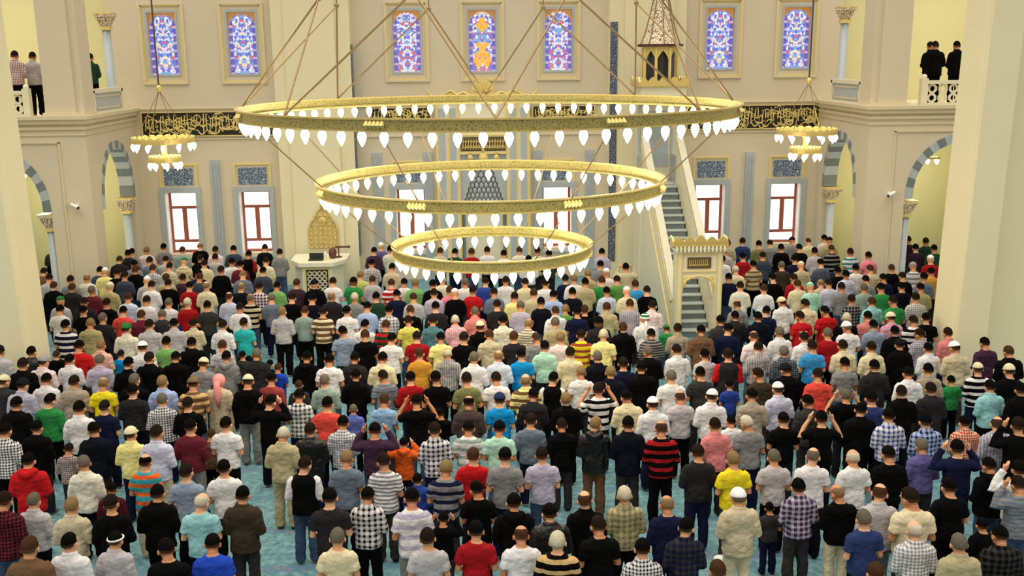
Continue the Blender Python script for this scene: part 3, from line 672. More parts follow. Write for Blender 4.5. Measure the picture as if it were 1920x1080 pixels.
# ------------------------------------------------------------------ chandeliers
bulb_me = MB().lathe([(0.006, 0.0), (0.036, 0.0), (0.052, -0.025), (0.062, -0.06), (0.060, -0.09), (0.046, -0.13), (0.026, -0.17), (0.006, -0.205)], (0, 0, 0), 12, True).mesh('bulb', M['bulb'], True)
def bulb(loc, parent, k=1.0):
    o = bpy.data.objects.new('bulb', bulb_me); COL.objects.link(o); o.location = loc; o.scale = (k, k, k); o.parent = parent; return o
CC = (0.0, 18.0)
ch = empty('chandelier', (CC[0], CC[1], 6.9), 'huge three tier chandelier of gilded rings ringed with lit bulbs', 'chandelier')
inv = lambda x, y, z: (x, y, z-6.9)
tiers = [(4.31, 6.37, 76, 0.145), (3.06, 5.08, 54, 0.155), (1.79, 3.90, 34, 0.145)]
allb = []
ring_objs = []
for ti, (r_, zt, nb, h) in enumerate(tiers):
    mb = MB(); mb.ringband((0, 0), r_-0.03, r_, zt-h-6.9, zt-6.9, 128); mb.ringband((0, 0), r_-0.17, r_-0.03, zt-h-6.9+0.0, zt-h-6.9+0.025, 128)
    ro = mb.build('ring', M['ring'], ch); ring_objs.append(ro)
    mb = MB(); mb.ringband((0, 0), r_-0.04, r_+0.025, zt-6.9, zt-6.9+0.025, 128); mb.ringband((0, 0), r_-0.04, r_+0.02, zt-h-6.9-0.02, zt-h-6.9, 128); mb.build('gilded_rim', M['gold'], ro)
    for k in range(nb):
        a = 2*PI*(k+0.5)/nb; x, y = (r_-0.10)*math.cos(a), (r_-0.10)*math.sin(a)
        allb.append((y, x, zt-h-6.9-0.03, ro))
allb.sort(key=lambda t: t[0])
sock = MB()
for y, x, z, ro in allb: sock.lathe([(0.022, -0.02), (0.034, 0.0), (0.034, 0.03), (0.02, 0.05)], (x, y, z), 6)
sock.build('lamp_sockets', M['gold'], ch)['kind'] = 'stuff'
for y, x, z, ro in allb[:100]: bulb((x, y, z), ro)
rest = MB()
bv = [tuple(v.co) for v in bulb_me.vertices]; bf = [tuple(p.vertices) for p in bulb_me.polygons]
for y, x, z, ro in allb[100:]: rest.add([(v[0]+x, v[1]+y, v[2]+z) for v in bv], bf)
rest.build('bulbs_on_far_side', M['bulb'], ch, True)['kind'] = 'stuff'
def pol(r_, deg, z): return (r_*math.cos(R(deg)), r_*math.sin(R(deg)), z-6.9)
UR, UZ = 2.95, 8.12
for k in range(8):
    a = 45*k; top = pol(tiers[0][0]-0.02, a, tiers[0][1]+0.02)
    for d_ in (-22.5, 22.5):
        MB().tube([top, pol(UR, a+d_, UZ)], 0.016, 6).build('suspension_rod', M['brass'], ch)
    u_ = pol(UR, a+22.5, UZ)
    MB().tube([u_, (u_[0], u_[1], u_[2]+4.0)], 0.012, 6).ell(u_, (0.045, 0.045, 0.045), 8, 6).build('suspension_cable', M['brass'], ch)
    lo = pol(tiers[1][0]-0.02, a+22.5, tiers[1][1]+0.02)
    MB().tube([lo, pol(tiers[0][0]-0.12, a+22.5, tiers[0][1]-0.14)], 0.012, 6).build('tier_rod', M['brass'], ch)
    lo2 = pol(tiers[2][0]-0.02, a+22.5, tiers[2][1]+0.02)
    MB().tube([lo2, pol(tiers[1][0]-0.12, a+22.5, tiers[1][1]-0.15)], 0.011, 6).build('tier_rod', M['brass'], ch)
# gilded cartouches on the two upper bands
for ti in (0, 1):
    r_, zt, nb, h = tiers[ti]
    for k in range(8):
        a = R(22.5+45*k); c, s = math.cos(a), math.sin(a); mb = MB()
        for q in (-2, -1, 0, 1, 2):
            mb.tube([((r_-0.02)*c-s*q*0.06, (r_-0.02)*s+c*q*0.06, zt-6.9-h/2-0.055), ((r_+0.035)*c-s*q*0.06, (r_+0.035)*s+c*q*0.06, zt-6.9-h/2), ((r_-0.02)*c-s*q*0.06, (r_-0.02)*s+c*q*0.06, zt-6.9-h/2+0.075)], [0.02, 0.04, 0.02], 6)
        mb.build('cartouche', M['gold_m'], ring_objs[ti])
# rosettes where the rods meet the rings
for r_, zt, off in ((tiers[0][0], tiers[0][1], 0), (tiers[1][0], tiers[1][1], 22.5), (tiers[2][0], tiers[2][1], 0)):
    for k in range(8):
        x, y, z = pol(r_+0.01, 45*k+off, zt-0.1); MB().ell((x, y, z), (0.13, 0.13, 0.13), 10, 6).ell((x, y, z+0.13), (0.05, 0.05, 0.06), 8, 6).build('rosette', M['gold_m'], ch) if False else None
# real light of the lamps
for r_, z, nn, en in ((4.2, 5.9, 10, 40), (2.95, 4.65, 8, 38), (1.7, 3.5, 5, 30)):
    for k in range(nn):
        l = bpy.data.lights.new('bulb_glow', 'POINT'); l.energy = en; l.color = (1.0, 0.88, 0.62); l.shadow_soft_size = 0.25
        o = bpy.data.objects.new('bulb_glow', l); COL.objects.link(o); a = 2*PI*(k+0.5)/nn; o.location = (CC[0]+r_*math.cos(a), CC[1]+r_*math.sin(a), z)

def small_chandelier(x, y, label):
    e_ = empty('small_chandelier', (x, y, 5.2), label, 'chandelier', 'small two tier chandeliers')
    for r_, z, nb in ((0.76, 0.06, 12), (0.40, -0.42, 8)):
        mb = MB(); mb.ringband((0, 0), r_-0.03, r_, z-0.10, z, 40); rg = mb.build('ring', M['gold'], e_)
        mb = MB(); mb.ringband((0, 0), r_-0.02, r_-0.005, z-0.01, z+0.02, 96)
        mb.v = [(v[0], v[1], v[2]+(0.045*abs(math.sin(i//4*PI/4)) if i % 4 > 1 else 0)) for i, v in enumerate(mb.v)]
        mb.build('cresting', M['gold_m'], rg)
        mb = MB(); mb.tube([(-r_, 0, z-0.08), (r_, 0, z-0.08)], 0.012, 5).tube([(0, -r_, z-0.08), (0, r_, z-0.08)], 0.012, 5); mb.build('cross_bars', M['gold'], rg)
        for k in range(nb): a = 2*PI*(k+0.5)/nb; bulb(((r_-0.03)*math.cos(a), (r_-0.03)*math.sin(a), z-0.12), rg, 0.9)
    MB().tube([(0, 0, -0.5), (0, 0, 0.1)], [0.06, 0.09], 10).ell((0, 0, -0.55), (0.06, 0.06, 0.09), 10, 6).build('stem', M['gold'], e_)
    MB().ell((0, 0, 1.30), (0.07, 0.07, 0.09), 10, 8).build('knob', M['gold'], e_)
    for k in range(4): a = PI/4+PI/2*k; MB().tube([(0, 0, 1.25), (0.73*math.cos(a), 0.73*math.sin(a), 0.06)], 0.010, 5).build('chain', M['brass'], e_)
    MB().tube([(0, 0, 1.36), (0, 0, 5.0)], 0.022, 6).build('cable', M['iron'], e_)
    l = bpy.data.lights.new('bulb_glow', 'POINT'); l.energy = 70; l.color = (1.0, 0.88, 0.62); l.shadow_soft_size = 0.3
    o = bpy.data.objects.new('bulb_glow', l); COL.objects.link(o); o.location = (x, y, 4.5)
small_chandelier(-8.08, 26.0, 'small two tier gold chandelier hanging before the left lettering band')
small_chandelier(8.28, 26.0, 'small two tier gold chandelier hanging before the right lettering band')

def aisle_lamp(x, y, z, label):
    e_ = empty('hanging_lamp', (x, y, z), label, 'lamp')
    MB().ringband((0, 0), 0.18, 0.22, 0.0, 0.06, 24).tube([(-0.2, 0, 0.03), (0.2, 0, 0.03)], 0.012, 5).tube([(0, -0.2, 0.03), (0, 0.2, 0.03)], 0.012, 5).build('frame', M['gold'], e_)
    for k in range(4): a = PI/2*k+0.5; bulb((0.19*math.cos(a), 0.19*math.sin(a), 0), e_, 0.8)
    MB().tube([(0, 0, 0.03), (0, 0, 5.4-z)], 0.012, 5).build('cable', M['iron'], e_)
    l = bpy.data.lights.new('bulb_glow', 'POINT'); l.energy = 190; l.color = (1.0, 0.93, 0.70); l.shadow_soft_size = 0.3
    o = bpy.data.objects.new('bulb_glow', l); COL.objects.link(o); o.location = (x, y, z-0.35)
aisle_lamp(-13.4, 30.6, 3.95, 'small lit hanging lamp seen inside the left front arch')
aisle_lamp(13.75, 30.6, 4.0, 'small lit hanging lamp seen inside the right front arch')
for s in (-1, 1):  # warm fill light over each gallery, with no fixture
    for z, en in ((8.5, 45),):
        l = bpy.data.lights.new('gallery_fill', 'POINT'); l.energy = en; l.color = (1.0, 0.93, 0.7); l.shadow_soft_size = 0.4
        o = bpy.data.objects.new('gallery_fill', l); COL.objects.link(o); o.location = (s*14.6, 31.0, z)

o = MB().ell((0, 0, 0.05), (0.10, 0.07, 0.05), 12, 8).ell((0.07, 0.03, 0.04), (0.06, 0.06, 0.04), 10, 6).build('crumpled_cloth', M['white'], None, True, (3.16, 13.35, 0.0)); tag(o, 'small crumpled white cloth on the turquoise carpet in the front rows', 'cloth')
# security cameras
def sec_cam(x, z, label, s):
    e_ = empty('security_camera', (x, YF, z), label, 'security camera')
    MB().box(-0.06, 0.06, -0.03, 0, -0.06, 0.06).tube([(0, -0.02, 0), (0, -0.14, 0.02)], 0.025, 8).build('bracket', M['white'], e_)
    MB().tube([(-s*0.10, -0.16, 0.06), (s*0.10, -0.24, -0.02)], 0.055, 12).build('housing', M['white'], e_)
    MB().tube([(s*0.10, -0.24, -0.02), (s*0.115, -0.246, -0.026)], 0.042, 12).build('lens', M['dark'], e_)
sec_cam(-11.42, 3.22, 'small white security camera on wall right of the left front arch', 1)
sec_cam(11.68, 3.20, 'small white security camera on wall left of the right front arch', -1)
o = MB().box(12.35, 12.75, YF+1.2, YF+1.28, 0, 2.75).build('door_1', M['wood']); struct(o)
# ================================================================== people
RGB = dict(white=(216,212,212), offwhite=(212,206,188), cream=(212,198,162), lightgrey=(176,170,172), grey=(126,124,124), darkgrey=(50,48,48), charcoal=(38,36,38), black=(10,9,10),
 navy=(22,26,52), navyblack=(16,18,28), darkblue=(44,56,98), blue=(44,66,140), royal=(36,70,178), azure=(24,132,196), skyblue2=(60,142,196), skyblue=(128,164,200), lightblue=(156,174,214), paleblue=(196,204,222),
 greyblue=(132,144,164), slate=(100,110,124), darkslate=(58,64,76), denim=(62,78,104), blueviolet=(92,104,172), cyan=(60,150,160), turquoise=(44,166,166), teal=(40,120,124), mint=(166,206,184), palemint=(160,206,184), palecyan=(140,188,190), sage=(136,154,144),
 green=(44,128,66), green2=(92,142,70), palegreen=(116,164,96), yellowgreen=(186,190,110), darkgreen=(34,62,46), olive=(112,112,74), olivekhaki=(164,154,108), khaki=(172,160,124), beige=(190,176,146), taupe=(158,144,126), tan=(196,160,110), taupedark=(66,56,54),
 brown=(104,76,54), darkbrown=(58,48,38), maroon=(96,34,44), darkred=(150,24,30), red=(178,28,32), coral=(212,72,62), brick=(140,60,60), salmon=(206,124,122), pink=(222,122,144), palepink=(222,200,200), orange=(216,92,34), mustard=(196,140,52),
 yellow=(222,200,40), paleyellow=(228,216,140), lavender=(174,166,186), palelavender=(190,190,212), purple=(94,88,138), plum=(62,40,58), robe=(196,178,150), pale=(220,220,220))
HAIRC = dict(k=(12,10,9), d=(32,24,19), b=(64,42,28), g=(98,90,78), w=(190,182,158), y=(128,104,72), o=(60,44,36), p=(232,150,148))
CAPC = dict(w=(236,234,230), g=(50,110,64), k=(26,26,30), y=(214,204,168), p=(232,150,148), m=(150,206,180), r=(150,146,146), n=(40,48,84), b=(116,96,70))
_mc = {}
def cloth(key):
    """key: colour or colour/pattern/colour2"""
    if key in _mc: return _mc[key]
    parts = key.split('/'); c1 = lin(RGB[parts[0]]); pat = parts[1] if len(parts) > 1 else None; c2 = lin(RGB[parts[2]]) if len(parts) > 2 else c1
    m = bpy.data.materials.new('cloth_'+key.replace('/', '_')); m.use_nodes = True; n = m.node_tree; b = n.nodes['Principled BSDF']
    b.inputs['Roughness'].default_value = 0.38 if pat == 'leather' else 0.9
    b.inputs['Specular IOR Level'].default_value = 0.4 if pat == 'leather' else 0.06
    uv = n.nodes.new('ShaderNodeUVMap'); uv.uv_map = 'cloth'
    s = n.nodes.new('ShaderNodeSeparateXYZ'); n.links.new(uv.outputs[0], s.inputs[0])
    def band(sock, period, frac):
        d = n.nodes.new('ShaderNodeMath'); d.operation = 'DIVIDE'; n.links.new(sock, d.inputs[0]); d.inputs[1].default_value = period
        f = n.nodes.new('ShaderNodeMath'); f.operation = 'FRACT'; n.links.new(d.outputs[0], f.inputs[0])
        l = n.nodes.new('ShaderNodeMath'); l.operation = 'LESS_THAN'; n.links.new(f.outputs[0], l.inputs[0]); l.inputs[1].default_value = frac
        return l.outputs[0]
    def mix(fac, a, bcol):
        x = n.nodes.new('ShaderNodeMix'); x.data_type = 'RGBA'
        if hasattr(fac, 'links') or hasattr(fac, 'is_output'): n.links.new(fac, x.inputs[0])
        else: x.inputs[0].default_value = fac
        for i, q in ((6, a), (7, bcol)):
            if isinstance(q, tuple): x.inputs[i].default_value = q
            else: n.links.new(q, x.inputs[i])
        return x.outputs[2]
    col = None
    if pat == 'H': col = mix(band(s.outputs[1], 0.13, 0.42), c1, c2)
    elif pat == 'h': col = mix(band(s.outputs[1], 0.055, 0.45), c1, c2)
    elif pat == 'V': col = mix(band(s.outputs[0], 0.045, 0.35), c1, c2)
    elif pat in ('P', 'p'):
        per = 0.075 if pat == 'P' else 0.042
        a = band(s.outputs[0], per, 0.45); h = band(s.outputs[1], per, 0.45)
        mid = tuple((c1[i]+c2[i])/2 for i in range(3))+(1,)
        r1 = mix(a, c1, mid); r2_ = mix(a, mid, c2); col = mix(h, r1, r2_)
    else:
        g = n.nodes.new('ShaderNodeTexNoise'); g.inputs['Scale'].default_value = 7; n.links.new(uv.outputs[0], g.inputs['Vector'])
        col = mix(g.outputs[0], tuple(v*0.97 for v in c1[:3])+(1,), tuple(min(1, v*1.03) for v in c1[:3])+(1,))
    n.links.new(col, b.inputs['Base Color'])
    t = n.nodes.new('ShaderNodeTexNoise'); t.inputs['Scale'].default_value = 16; t.inputs['Detail'].default_value = 3; n.links.new(uv.outputs[0], t.inputs['Vector'])
    bp = n.nodes.new('ShaderNodeBump'); bp.inputs['Strength'].default_value = 0.7; bp.inputs['Distance'].default_value = 0.03
    n.links.new(t.outputs[0], bp.inputs['Height']); n.links.new(bp.outputs[0], b.inputs['Normal'])
    _mc[key] = m; return m
SKIN = [new_mat('skin_%d' % i, c, 0.55, 0, 0.08, 20) for i, c in enumerate(((206, 146, 104), (190, 128, 88), (216, 160, 122)))]
EYE = new_mat('eye', (30, 24, 22), 0.3)
_hm = {}
def hair_mat(k, cap):
    kk = (k, cap)
    if kk not in _hm:
        m = new_mat('cap_'+k if cap else 'hair_'+k, (CAPC if cap else HAIRC)[k], 0.8, 0, 0.12 if cap else 0.35, 45, 0.8, 120); _hm[kk] = m; m.node_tree.nodes['Principled BSDF'].inputs['Specular IOR Level'].default_value = 0.03
        if not cap:   # short clipped hair lets the scalp show towards the nape
            n = m.node_tree; b = n.nodes['Principled BSDF']; uv = n.nodes.new('ShaderNodeUVMap'); uv.uv_map = 'cloth'; s = n.nodes.new('ShaderNodeSeparateXYZ'); n.links.new(uv.outputs[0], s.inputs[0])
            r = n.nodes.new('ShaderNodeMapRange'); r.inputs[1].default_value = 1.54; r.inputs[2].default_value = 1.45; r.inputs[4].default_value = 0.6; n.links.new(s.outputs[1], r.inputs[0])
            x = n.nodes.new('ShaderNodeMix'); x.data_type = 'RGBA'; old = b.inputs['Base Color'].links[0].from_socket; n.links.new(r.outputs[0], x.inputs[0]); n.links.new(old, x.inputs[6]); x.inputs[7].default_value = lin((168, 118, 84)); n.links.new(x.outputs[2], b.inputs['Base Color'])
    return _hm[kk]

def remesh(mb, voxel, smooth=2, dec=None):
    me = mb.mesh('tmp', M['white']); o = bpy.data.objects.new('tmp', me); COL.objects.link(o)
    md = o.modifiers.new('r', 'REMESH'); md.mode = 'VOXEL'; md.voxel_size = voxel; md.use_smooth_shade = True
    if smooth: ms = o.modifiers.new('s', 'SMOOTH'); ms.factor = 0.5; ms.iterations = smooth
    if dec: m4 = o.modifiers.new('d', 'DECIMATE'); m4.ratio = dec
    dg = bpy.context.evaluated_depsgraph_get(); ev = o.evaluated_get(dg); r = bpy.data.meshes.new_from_object(ev)
    bpy.data.objects.remove(o); bpy.data.meshes.remove(me)
    r.materials.clear(); return r

HEADV = [(14, 0, 0), (22, 6, 3), (8, -8, -3), (18, 26, 0), (16, -24, 0)]   # bow, turn, tilt
PIV = Vector((0, -0.02, 1.37))
def head_m(hv):
    bow, turn, tilt = HEADV[hv]
    return Matrix.Translation(PIV) @ Matrix.Rotation(R(turn), 4, 'Z') @ Matrix.Rotation(R(-bow), 4, 'X') @ Matrix.Rotation(R(tilt), 4, 'Y') @ Matrix.Translation(-PIV)
def xf(vs_, m): return [tuple(m @ Vector(v)) for v in vs_]
HC = (0, -0.005, 1.53)
HR = (.086, .104, .108)

def rings(mb, rs, n=20, ex=2.5):
    """stack of superellipse sections: (z, rx, ry, yoff)"""
    vs_ = []
    for z, rx, ry, yo in rs:
        for j in range(n):
            a = 2*PI*j/n; c, s = math.cos(a), math.sin(a)
            vs_.append((rx*math.copysign(abs(c)**(2/ex), c), yo+ry*math.copysign(abs(s)**(2/ex), s), z))
    k = len(rs)
    mb.add(vs_, [(i*n+j, i*n+(j+1) % n, (i+1)*n+(j+1) % n, (i+1)*n+j) for i in range(k-1) for j in range(n)] + [tuple(range(n-1, -1, -1)), tuple((k-1)*n+j for j in range(n))])
TORSO = [(0.80, .142, .098, -.01), (0.88, .154, .112, -.012), (0.98, .146, .106, -.005), (1.08, .152, .110, 0), (1.18, .165, .116, 0), (1.25, .172, .113, -.005), (1.295, .166, .098, -.012), (1.33, .140, .082, -.018), (1.365, .098, .070, -.02), (1.40, .066, .060, -.02)]
ARM = {'F': [(.125, -.012, 1.295), (.168, -.018, 1.262), (.200, -.032, 1.16), (.226, -.038, 1.035), (.190, .05, 1.005), (.115, .135, 1.015)],
       'R': [(.125, -.012, 1.295), (.180, -.015, 1.275), (.255, .0, 1.235), (.320, .03, 1.20), (.255, .06, 1.35), (.180, .065, 1.475)]}
ARAD = [.062, .058, .050, .043, .038, .028]
def hand(mb, pose, s):
    if pose == 'F':
        w_ = Vector((s*.115, .135, 1.015)); d = Vector((-s*.95, .25, .1)).normalized(); side = Vector((0, 0, 1)); out = Vector((0, 1, 0))
        if s > 0: w_ = w_+Vector((0, .02, .012))
    else:
        w_ = Vector((s*.180, .065, 1.475)); d = Vector((-s*.35, -.05, .93)).normalized(); side = Vector((0, 1, 0)); out = Vector((s, 0, 0))
    side = (side-d*side.dot(d)).normalized(); nrm = d.cross(side).normalized()
    if nrm.dot(out) < 0: nrm = -nrm
    p = w_+d*.045
    mb.tube([w_-d*.01, w_+d*.03, w_+d*.075, w_+d*.09], [.026, .036, .038, .030], 10, True, 0.55)
    ln = [.062, .072, .068, .054]
    for i in range(4):
        b0 = w_+d*.08+side*(.027-.018*i)
        curl = -nrm*(0.25 if pose == 'F' else 0.15)
        mb.tube([b0, b0+d*ln[i]*.45+curl*.01, b0+(d+curl*0.5).normalized()*ln[i]*.8, b0+(d+curl).normalized()*ln[i]], [.0095, .009, .0085, .006], 6)
    t0 = w_+d*.03+side*.034
    mb.tube([t0, t0+(d*.5+side).normalized()*.03, t0+(d*1.2+side).normalized()*.058], [.012, .0105, .008], 6)
def head_shapes(mb, hv):
    m = head_m(hv); h = MB()
    h.ell(HC, HR, 20, 14); h.ell((0, .028, 1.470), (.066, .074, .086), 16, 10); h.ell((0, .080, 1.425), (.032, .028, .028), 10, 8)
    h.ell((0, .112, 1.50), (.015, .024, .028), 8, 6); h.ell((0, .106, 1.452), (.026, .013, .010), 8, 6); h.ell((0, .095, 1.54), (.060, .017, .013), 10, 6)
    for s in (-1, 1): h.ell((s*.092, -.002, 1.495), (.013, .023, .034), 10, 8)
    h.v = xf(h.v, m); o = len(mb.v); mb.v += h.v; mb.f += [tuple(i+o for i in f) for f in h.f]; mb.m += h.m
    top = m @ Vector((0, .005, 1.48)); mb.tube([(0, -.022, 1.30), (0, -.02, 1.37), (0, -.012, 1.42), tuple(top)], [.075, .060, .057, .056], 14)
def legs(mb, grow=0.0, foot=True, z0=0.07):
    for s in (-1, 1):
        mb.tube([(s*.078, -.01, .86), (s*.084, -.005, .74), (s*.098, .005, .48), (s*.102, -.012, .30), (s*.103, -.02, z0)], [.076+grow, .080+grow, .060+grow, .060+grow*1.3, .042+grow*1.6], 12)
        if foot: mb.tube([(s*.103, -.045, .045), (s*.105, .02, .05), (s*.112, .10, .035), (s*.115, .15, .028)], [.036, .042, .040, .026], 10, True, 0.8)
def set_uv(me):
    uv = me.uv_layers.new(name='cloth'); co = np.empty(len(me.vertices)*3); me.vertices.foreach_get('co', co); co = co.reshape(-1, 3)
    li = np.empty(len(me.loops), dtype=np.int32); me.loops.foreach_get('vertex_index', li)
    c = co[li]; u = c[:, 0]*1.0+np.where(c[:, 0] > 0, 1, -1)*np.clip(c[:, 1]+0.06, 0, 1)*0.8+5.0; out = np.stack([u, c[:, 2]], 1).astype(np.float32); uv.data.foreach_set('uv', out.ravel())
def displace(me, amp, seed, kx=9.0, kz=5.0):
    me.update()
    nr = [v.normal.copy() for v in me.vertices]
    for v, q in zip(me.vertices, nr):
        p = v.co; f = noise.noise(Vector((p.x*kx+seed, p.y*kx, p.z*kz)))+0.6*noise.noise(Vector((p.x*kx*2.3-p.z*8, p.y*9, p.z*kz*2.6+seed)))
        low = 1.0+1.2*max(0, 1.1-p.z) if p.z < 1.1 else 1.0
        v.co = p+q*amp*(f*low+0.25)
_cache = {}
def cached(key, fn):
    if key not in _cache: _cache[key] = fn()
    return _cache[key]
def body_me(pose, hv, lod):
    def fn():
        mb = MB(); rings(mb, [(z, rx-(.014 if z < 1.36 else 0), ry-(.014 if z < 1.36 else 0), yo) for z, rx, ry, yo in TORSO]); head_shapes(mb, hv); legs(mb, -.008)
        for s in (-1, 1):
            mb.tube([(s*x*(.985 if i < 2 else 1), y, z-(.012 if i < 2 else 0)) for i, (x, y, z) in enumerate(ARM[pose])], [.044, .044, .040, .038, .036, .028], 12); hand(mb, pose, s)
        me = remesh(mb, .0075 if lod == 0 else .03, 2 if lod == 0 else 0, 0.2 if lod == 0 else 0.6)
        me.name = 'person_body'; me.materials.append(SKIN[0]); me.materials.append(EYE)
        if lod == 0:
            bm = bmesh.new(); bm.from_mesh(me); m = head_m(hv)
            for s in (-1, 1):
                r_ = bmesh.ops.create_uvsphere(bm, u_segments=8, v_segments=6, radius=.011, matrix=m @ Matrix.Translation((s*.032, .098, 1.522)))
                for v in r_['verts']:
                    for f in v.link_faces: f.material_index = 1
            bm.to_mesh(me); bm.free()
        me.polygons.foreach_set('use_smooth', [True]*len(me.polygons)); set_uv(me); return me
    return cached(('body', pose, hv, lod), fn)
def grow_t(g, zmin=None, zmax=None):
    rs = [(z, rx+g, ry+g, yo) for z, rx, ry, yo in TORSO]
    return rs
def top_me(kind, pose, seed, lod, collar=False, hood=False):
    """kind: short, long, jacket, vest"""
    def fn():
        mb = MB(); g = {'short': .014, 'long': .015, 'jacket': .028, 'vest': .026}[kind]
        rs = grow_t(g); rs[0] = (0.80 if kind != 'jacket' else 0.76, rs[1][1]+.016, rs[1][2]+.018, -.012); rs[1] = (0.88, rs[1][1]+.014, rs[1][2]+.016, -.014); rs[2] = (0.98, rs[2][1]+.014, rs[2][2]+.016, -.010); rs = [r_ for r_ in rs if r_[0] < 1.39]
        rs.append((1.392, .074+g*.3, .068, -.02))
        rings(mb, rs)
        arm = ARM[pose]; pts = [(x, y, z) for x, y, z in arm]
        ncut = {'short': 3, 'long': 6, 'jacket': 6, 'vest': 0}[kind]
        if ncut:
            gg = g*0.95
            for s in (-1, 1):
                pp = [(s*x, y, z) for x, y, z in pts[:ncut]]; rr = [r_+gg for r_ in ARAD[:ncut]]
                if kind == 'short':
                    a, b = Vector(pp[1]), Vector(pp[2]); pp.append(tuple(b+(Vector((s*pts[3][0], pts[3][1], pts[3][2]))-b)*.35)); rr.append(rr[-1]+.004)
                mb.tube(pp, rr, 12)
        if collar or kind == 'jacket':
            mb.tube([(0.075*math.cos(a), -.015+.066*math.sin(a), 1.405+0.012*math.sin(a)*-1) for a in [2*PI*k/16 for k in range(17)]], .015, 6)
        if hood:
            mb.tube([(-.11, .0, 1.37), (-.10, -.07, 1.385), (-.05, -.11, 1.365), (0, -.125, 1.345), (.05, -.11, 1.365), (.10, -.07, 1.385), (.11, .0, 1.37)], [.03, .045, .055, .06, .055, .045, .03], 10)
        me = remesh(mb, .015 if lod == 0 else .034, 2 if lod == 0 else 0); me.name = kind
        if lod == 0: displace(me, .0105 if kind != 'jacket' else .012, seed*3.7, 8.0, 6.5)
        me.polygons.foreach_set('use_smooth', [True]*len(me.polygons)); set_uv(me); return me
    return cached(('top', kind, pose, seed, lod, collar, hood), fn)
def trouser_me(seed, lod):
    def fn():
        mb = MB(); rings(mb, [(0.74, .150, .100, -.01), (0.84, .160, .116, -.012), (0.91, .156, .112, -.010), (0.94, .148, .104, -.008)]); legs(mb, .016, False, .05)
        me = remesh(mb, .019 if lod == 0 else .038, 2 if lod == 0 else 0); me.name = 'trousers'
        if lod == 0: displace(me, .008, seed*2.1+9)
        me.polygons.foreach_set('use_smooth', [True]*len(me.polygons)); set_uv(me); return me
    return cached(('tr', seed, lod), fn)
def robe_me():
    def fn():
        mb = MB(); rings(mb, [(0.06, .26, .20, 0), (0.5, .235, .175, 0), (0.88, .20, .145, 0)]+[(z, rx+.022, ry+.022, yo) for z, rx, ry, yo in TORSO[2:9]])
        for s in (-1, 1): mb.tube([(s*x, y, z) for x, y, z in ARM['F']], [r_+.024 for r_ in ARAD], 12)
        me = remesh(mb, .014, 2); displace(me, .012, 4.4, 12, 2); me.polygons.foreach_set('use_smooth', [True]*len(me.polygons)); set_uv(me); return me
    return cached(('robe',), fn)
def sock_me(s):
    def fn():
        mb = MB(); mb.tube([(s*.103, -.052, .046), (s*.105, .02, .052), (s*.112, .10, .038), (s*.115, .158, .03)], [.042, .048, .046, .03], 10, True, 0.8).tube([(s*.103, -.02, .04), (s*.103, -.02, .13)], [.045, .047], 10)
        me = mb.mesh('sock', M['white'], True); me.materials.clear(); set_uv(me); return me
    return cached(('sock', s), fn)
def hair_me(style, hv, lod):
    """closed cap of hair or cloth that rises out of the scalp only where it grows"""
    def fn():
        m = head_m(hv); n, k = (40, 30) if lod == 0 else (14, 10); mb = MB(); mb.ell((0, 0, 0), (1, 1, 1), n, k)
        vs_ = []
        for x, y, z in mb.v:
            R0 = HR; t = 0
            # where hair grows: back and top, not the face; nape line at the back
            face = (y-0.35) if z < 0.55 else (y-0.85)
            hair = min(-face*3.0, (z+0.52-0.25*max(0, y))*5.0)
            if style in 'htl' and lod == 0: hair += 0.35*noise.noise(Vector((x*7, y*7, z*2+hv*3)))
            if abs(x) > .76 and y > -.40 and z < 0: hair = min(hair, (z+.16)*5)
            if style == 't': hair = min(hair, (0.62-z-0.25*(y > 0))*5.0)
            if style == 's': th = .0015 if hair > 0 else -.012
            if style in 'ht': th = max(-.014, min(1, hair)*(.013 if style == 'h' else .008)*(1-.4*abs(x))); th += ((.003*noise.noise(Vector((x*4, y*4, z*4+hv)))+.0022*noise.noise(Vector((x*15, y*15, z*15)))) if th > 0 else 0)
            if style == 'l': hair = min(-face*3.0, 1); th = max(-.014, hair*.022)
            if style == 'c': h = z-0.12-0.15*y*0; th = .013 if h > 0.06 else (-.016 if h < -0.04 else .0)
            if style == 'n': h = z+0.18+0.1*(-y); th = .017 if h > .06 else (-.016 if h < -.04 else 0)
            if style == 'f': h = z-0.02; th = .019 if h > .06 else (-.016 if h < -.04 else 0)
            if style == 'v': h = -face; th = .026 if h > -.2 else -.01
            r0, r1, r2__ = R0[0]+th, R0[1]+th, R0[2]+th
            vs_.append((HC[0]+x*r0, HC[1]+y*r1, HC[2]+z*r2__-(0.03 if style == 'l' and z < -0.2 and y < 0.3 else 0)))
        mb.v = vs_
        if style == 'c':
            pass
        if style == 'f': mb.prism([(.085*math.cos(a), .06+.115*math.sin(a)) for a in [PI*q/8 for q in range(9)]], 'z', 1.545, 1.553)
        if style == 'r': pass
        mb.v = xf(mb.v, m); me = mb.mesh('hair', M['white'], True); me.materials.clear(); set_uv(me); return me
    return cached(('hair', style, hv, lod), fn)
def band_me(hv, turban):
    def fn():
        m = head_m(hv); mb = MB()
        rr = .020 if turban else .013
        mb.tube([(.094*math.cos(a), -.005+.112*math.sin(a), 1.545-.03*math.sin(a)*-1 if False else 1.548+.022*math.sin(a)) for a in [2*PI*q/24 for q in range(25)]], rr, 8)
        if turban: mb.tube([(.06*math.cos(a), -.005+.075*math.sin(a), 1.60) for a in [2*PI*q/24 for q in range(25)]], .022, 8)
        mb.v = xf(mb.v, m); me = mb.mesh('band', M['white'], True); me.materials.clear(); set_uv(me); return me
    return cached(('band', hv, turban), fn)
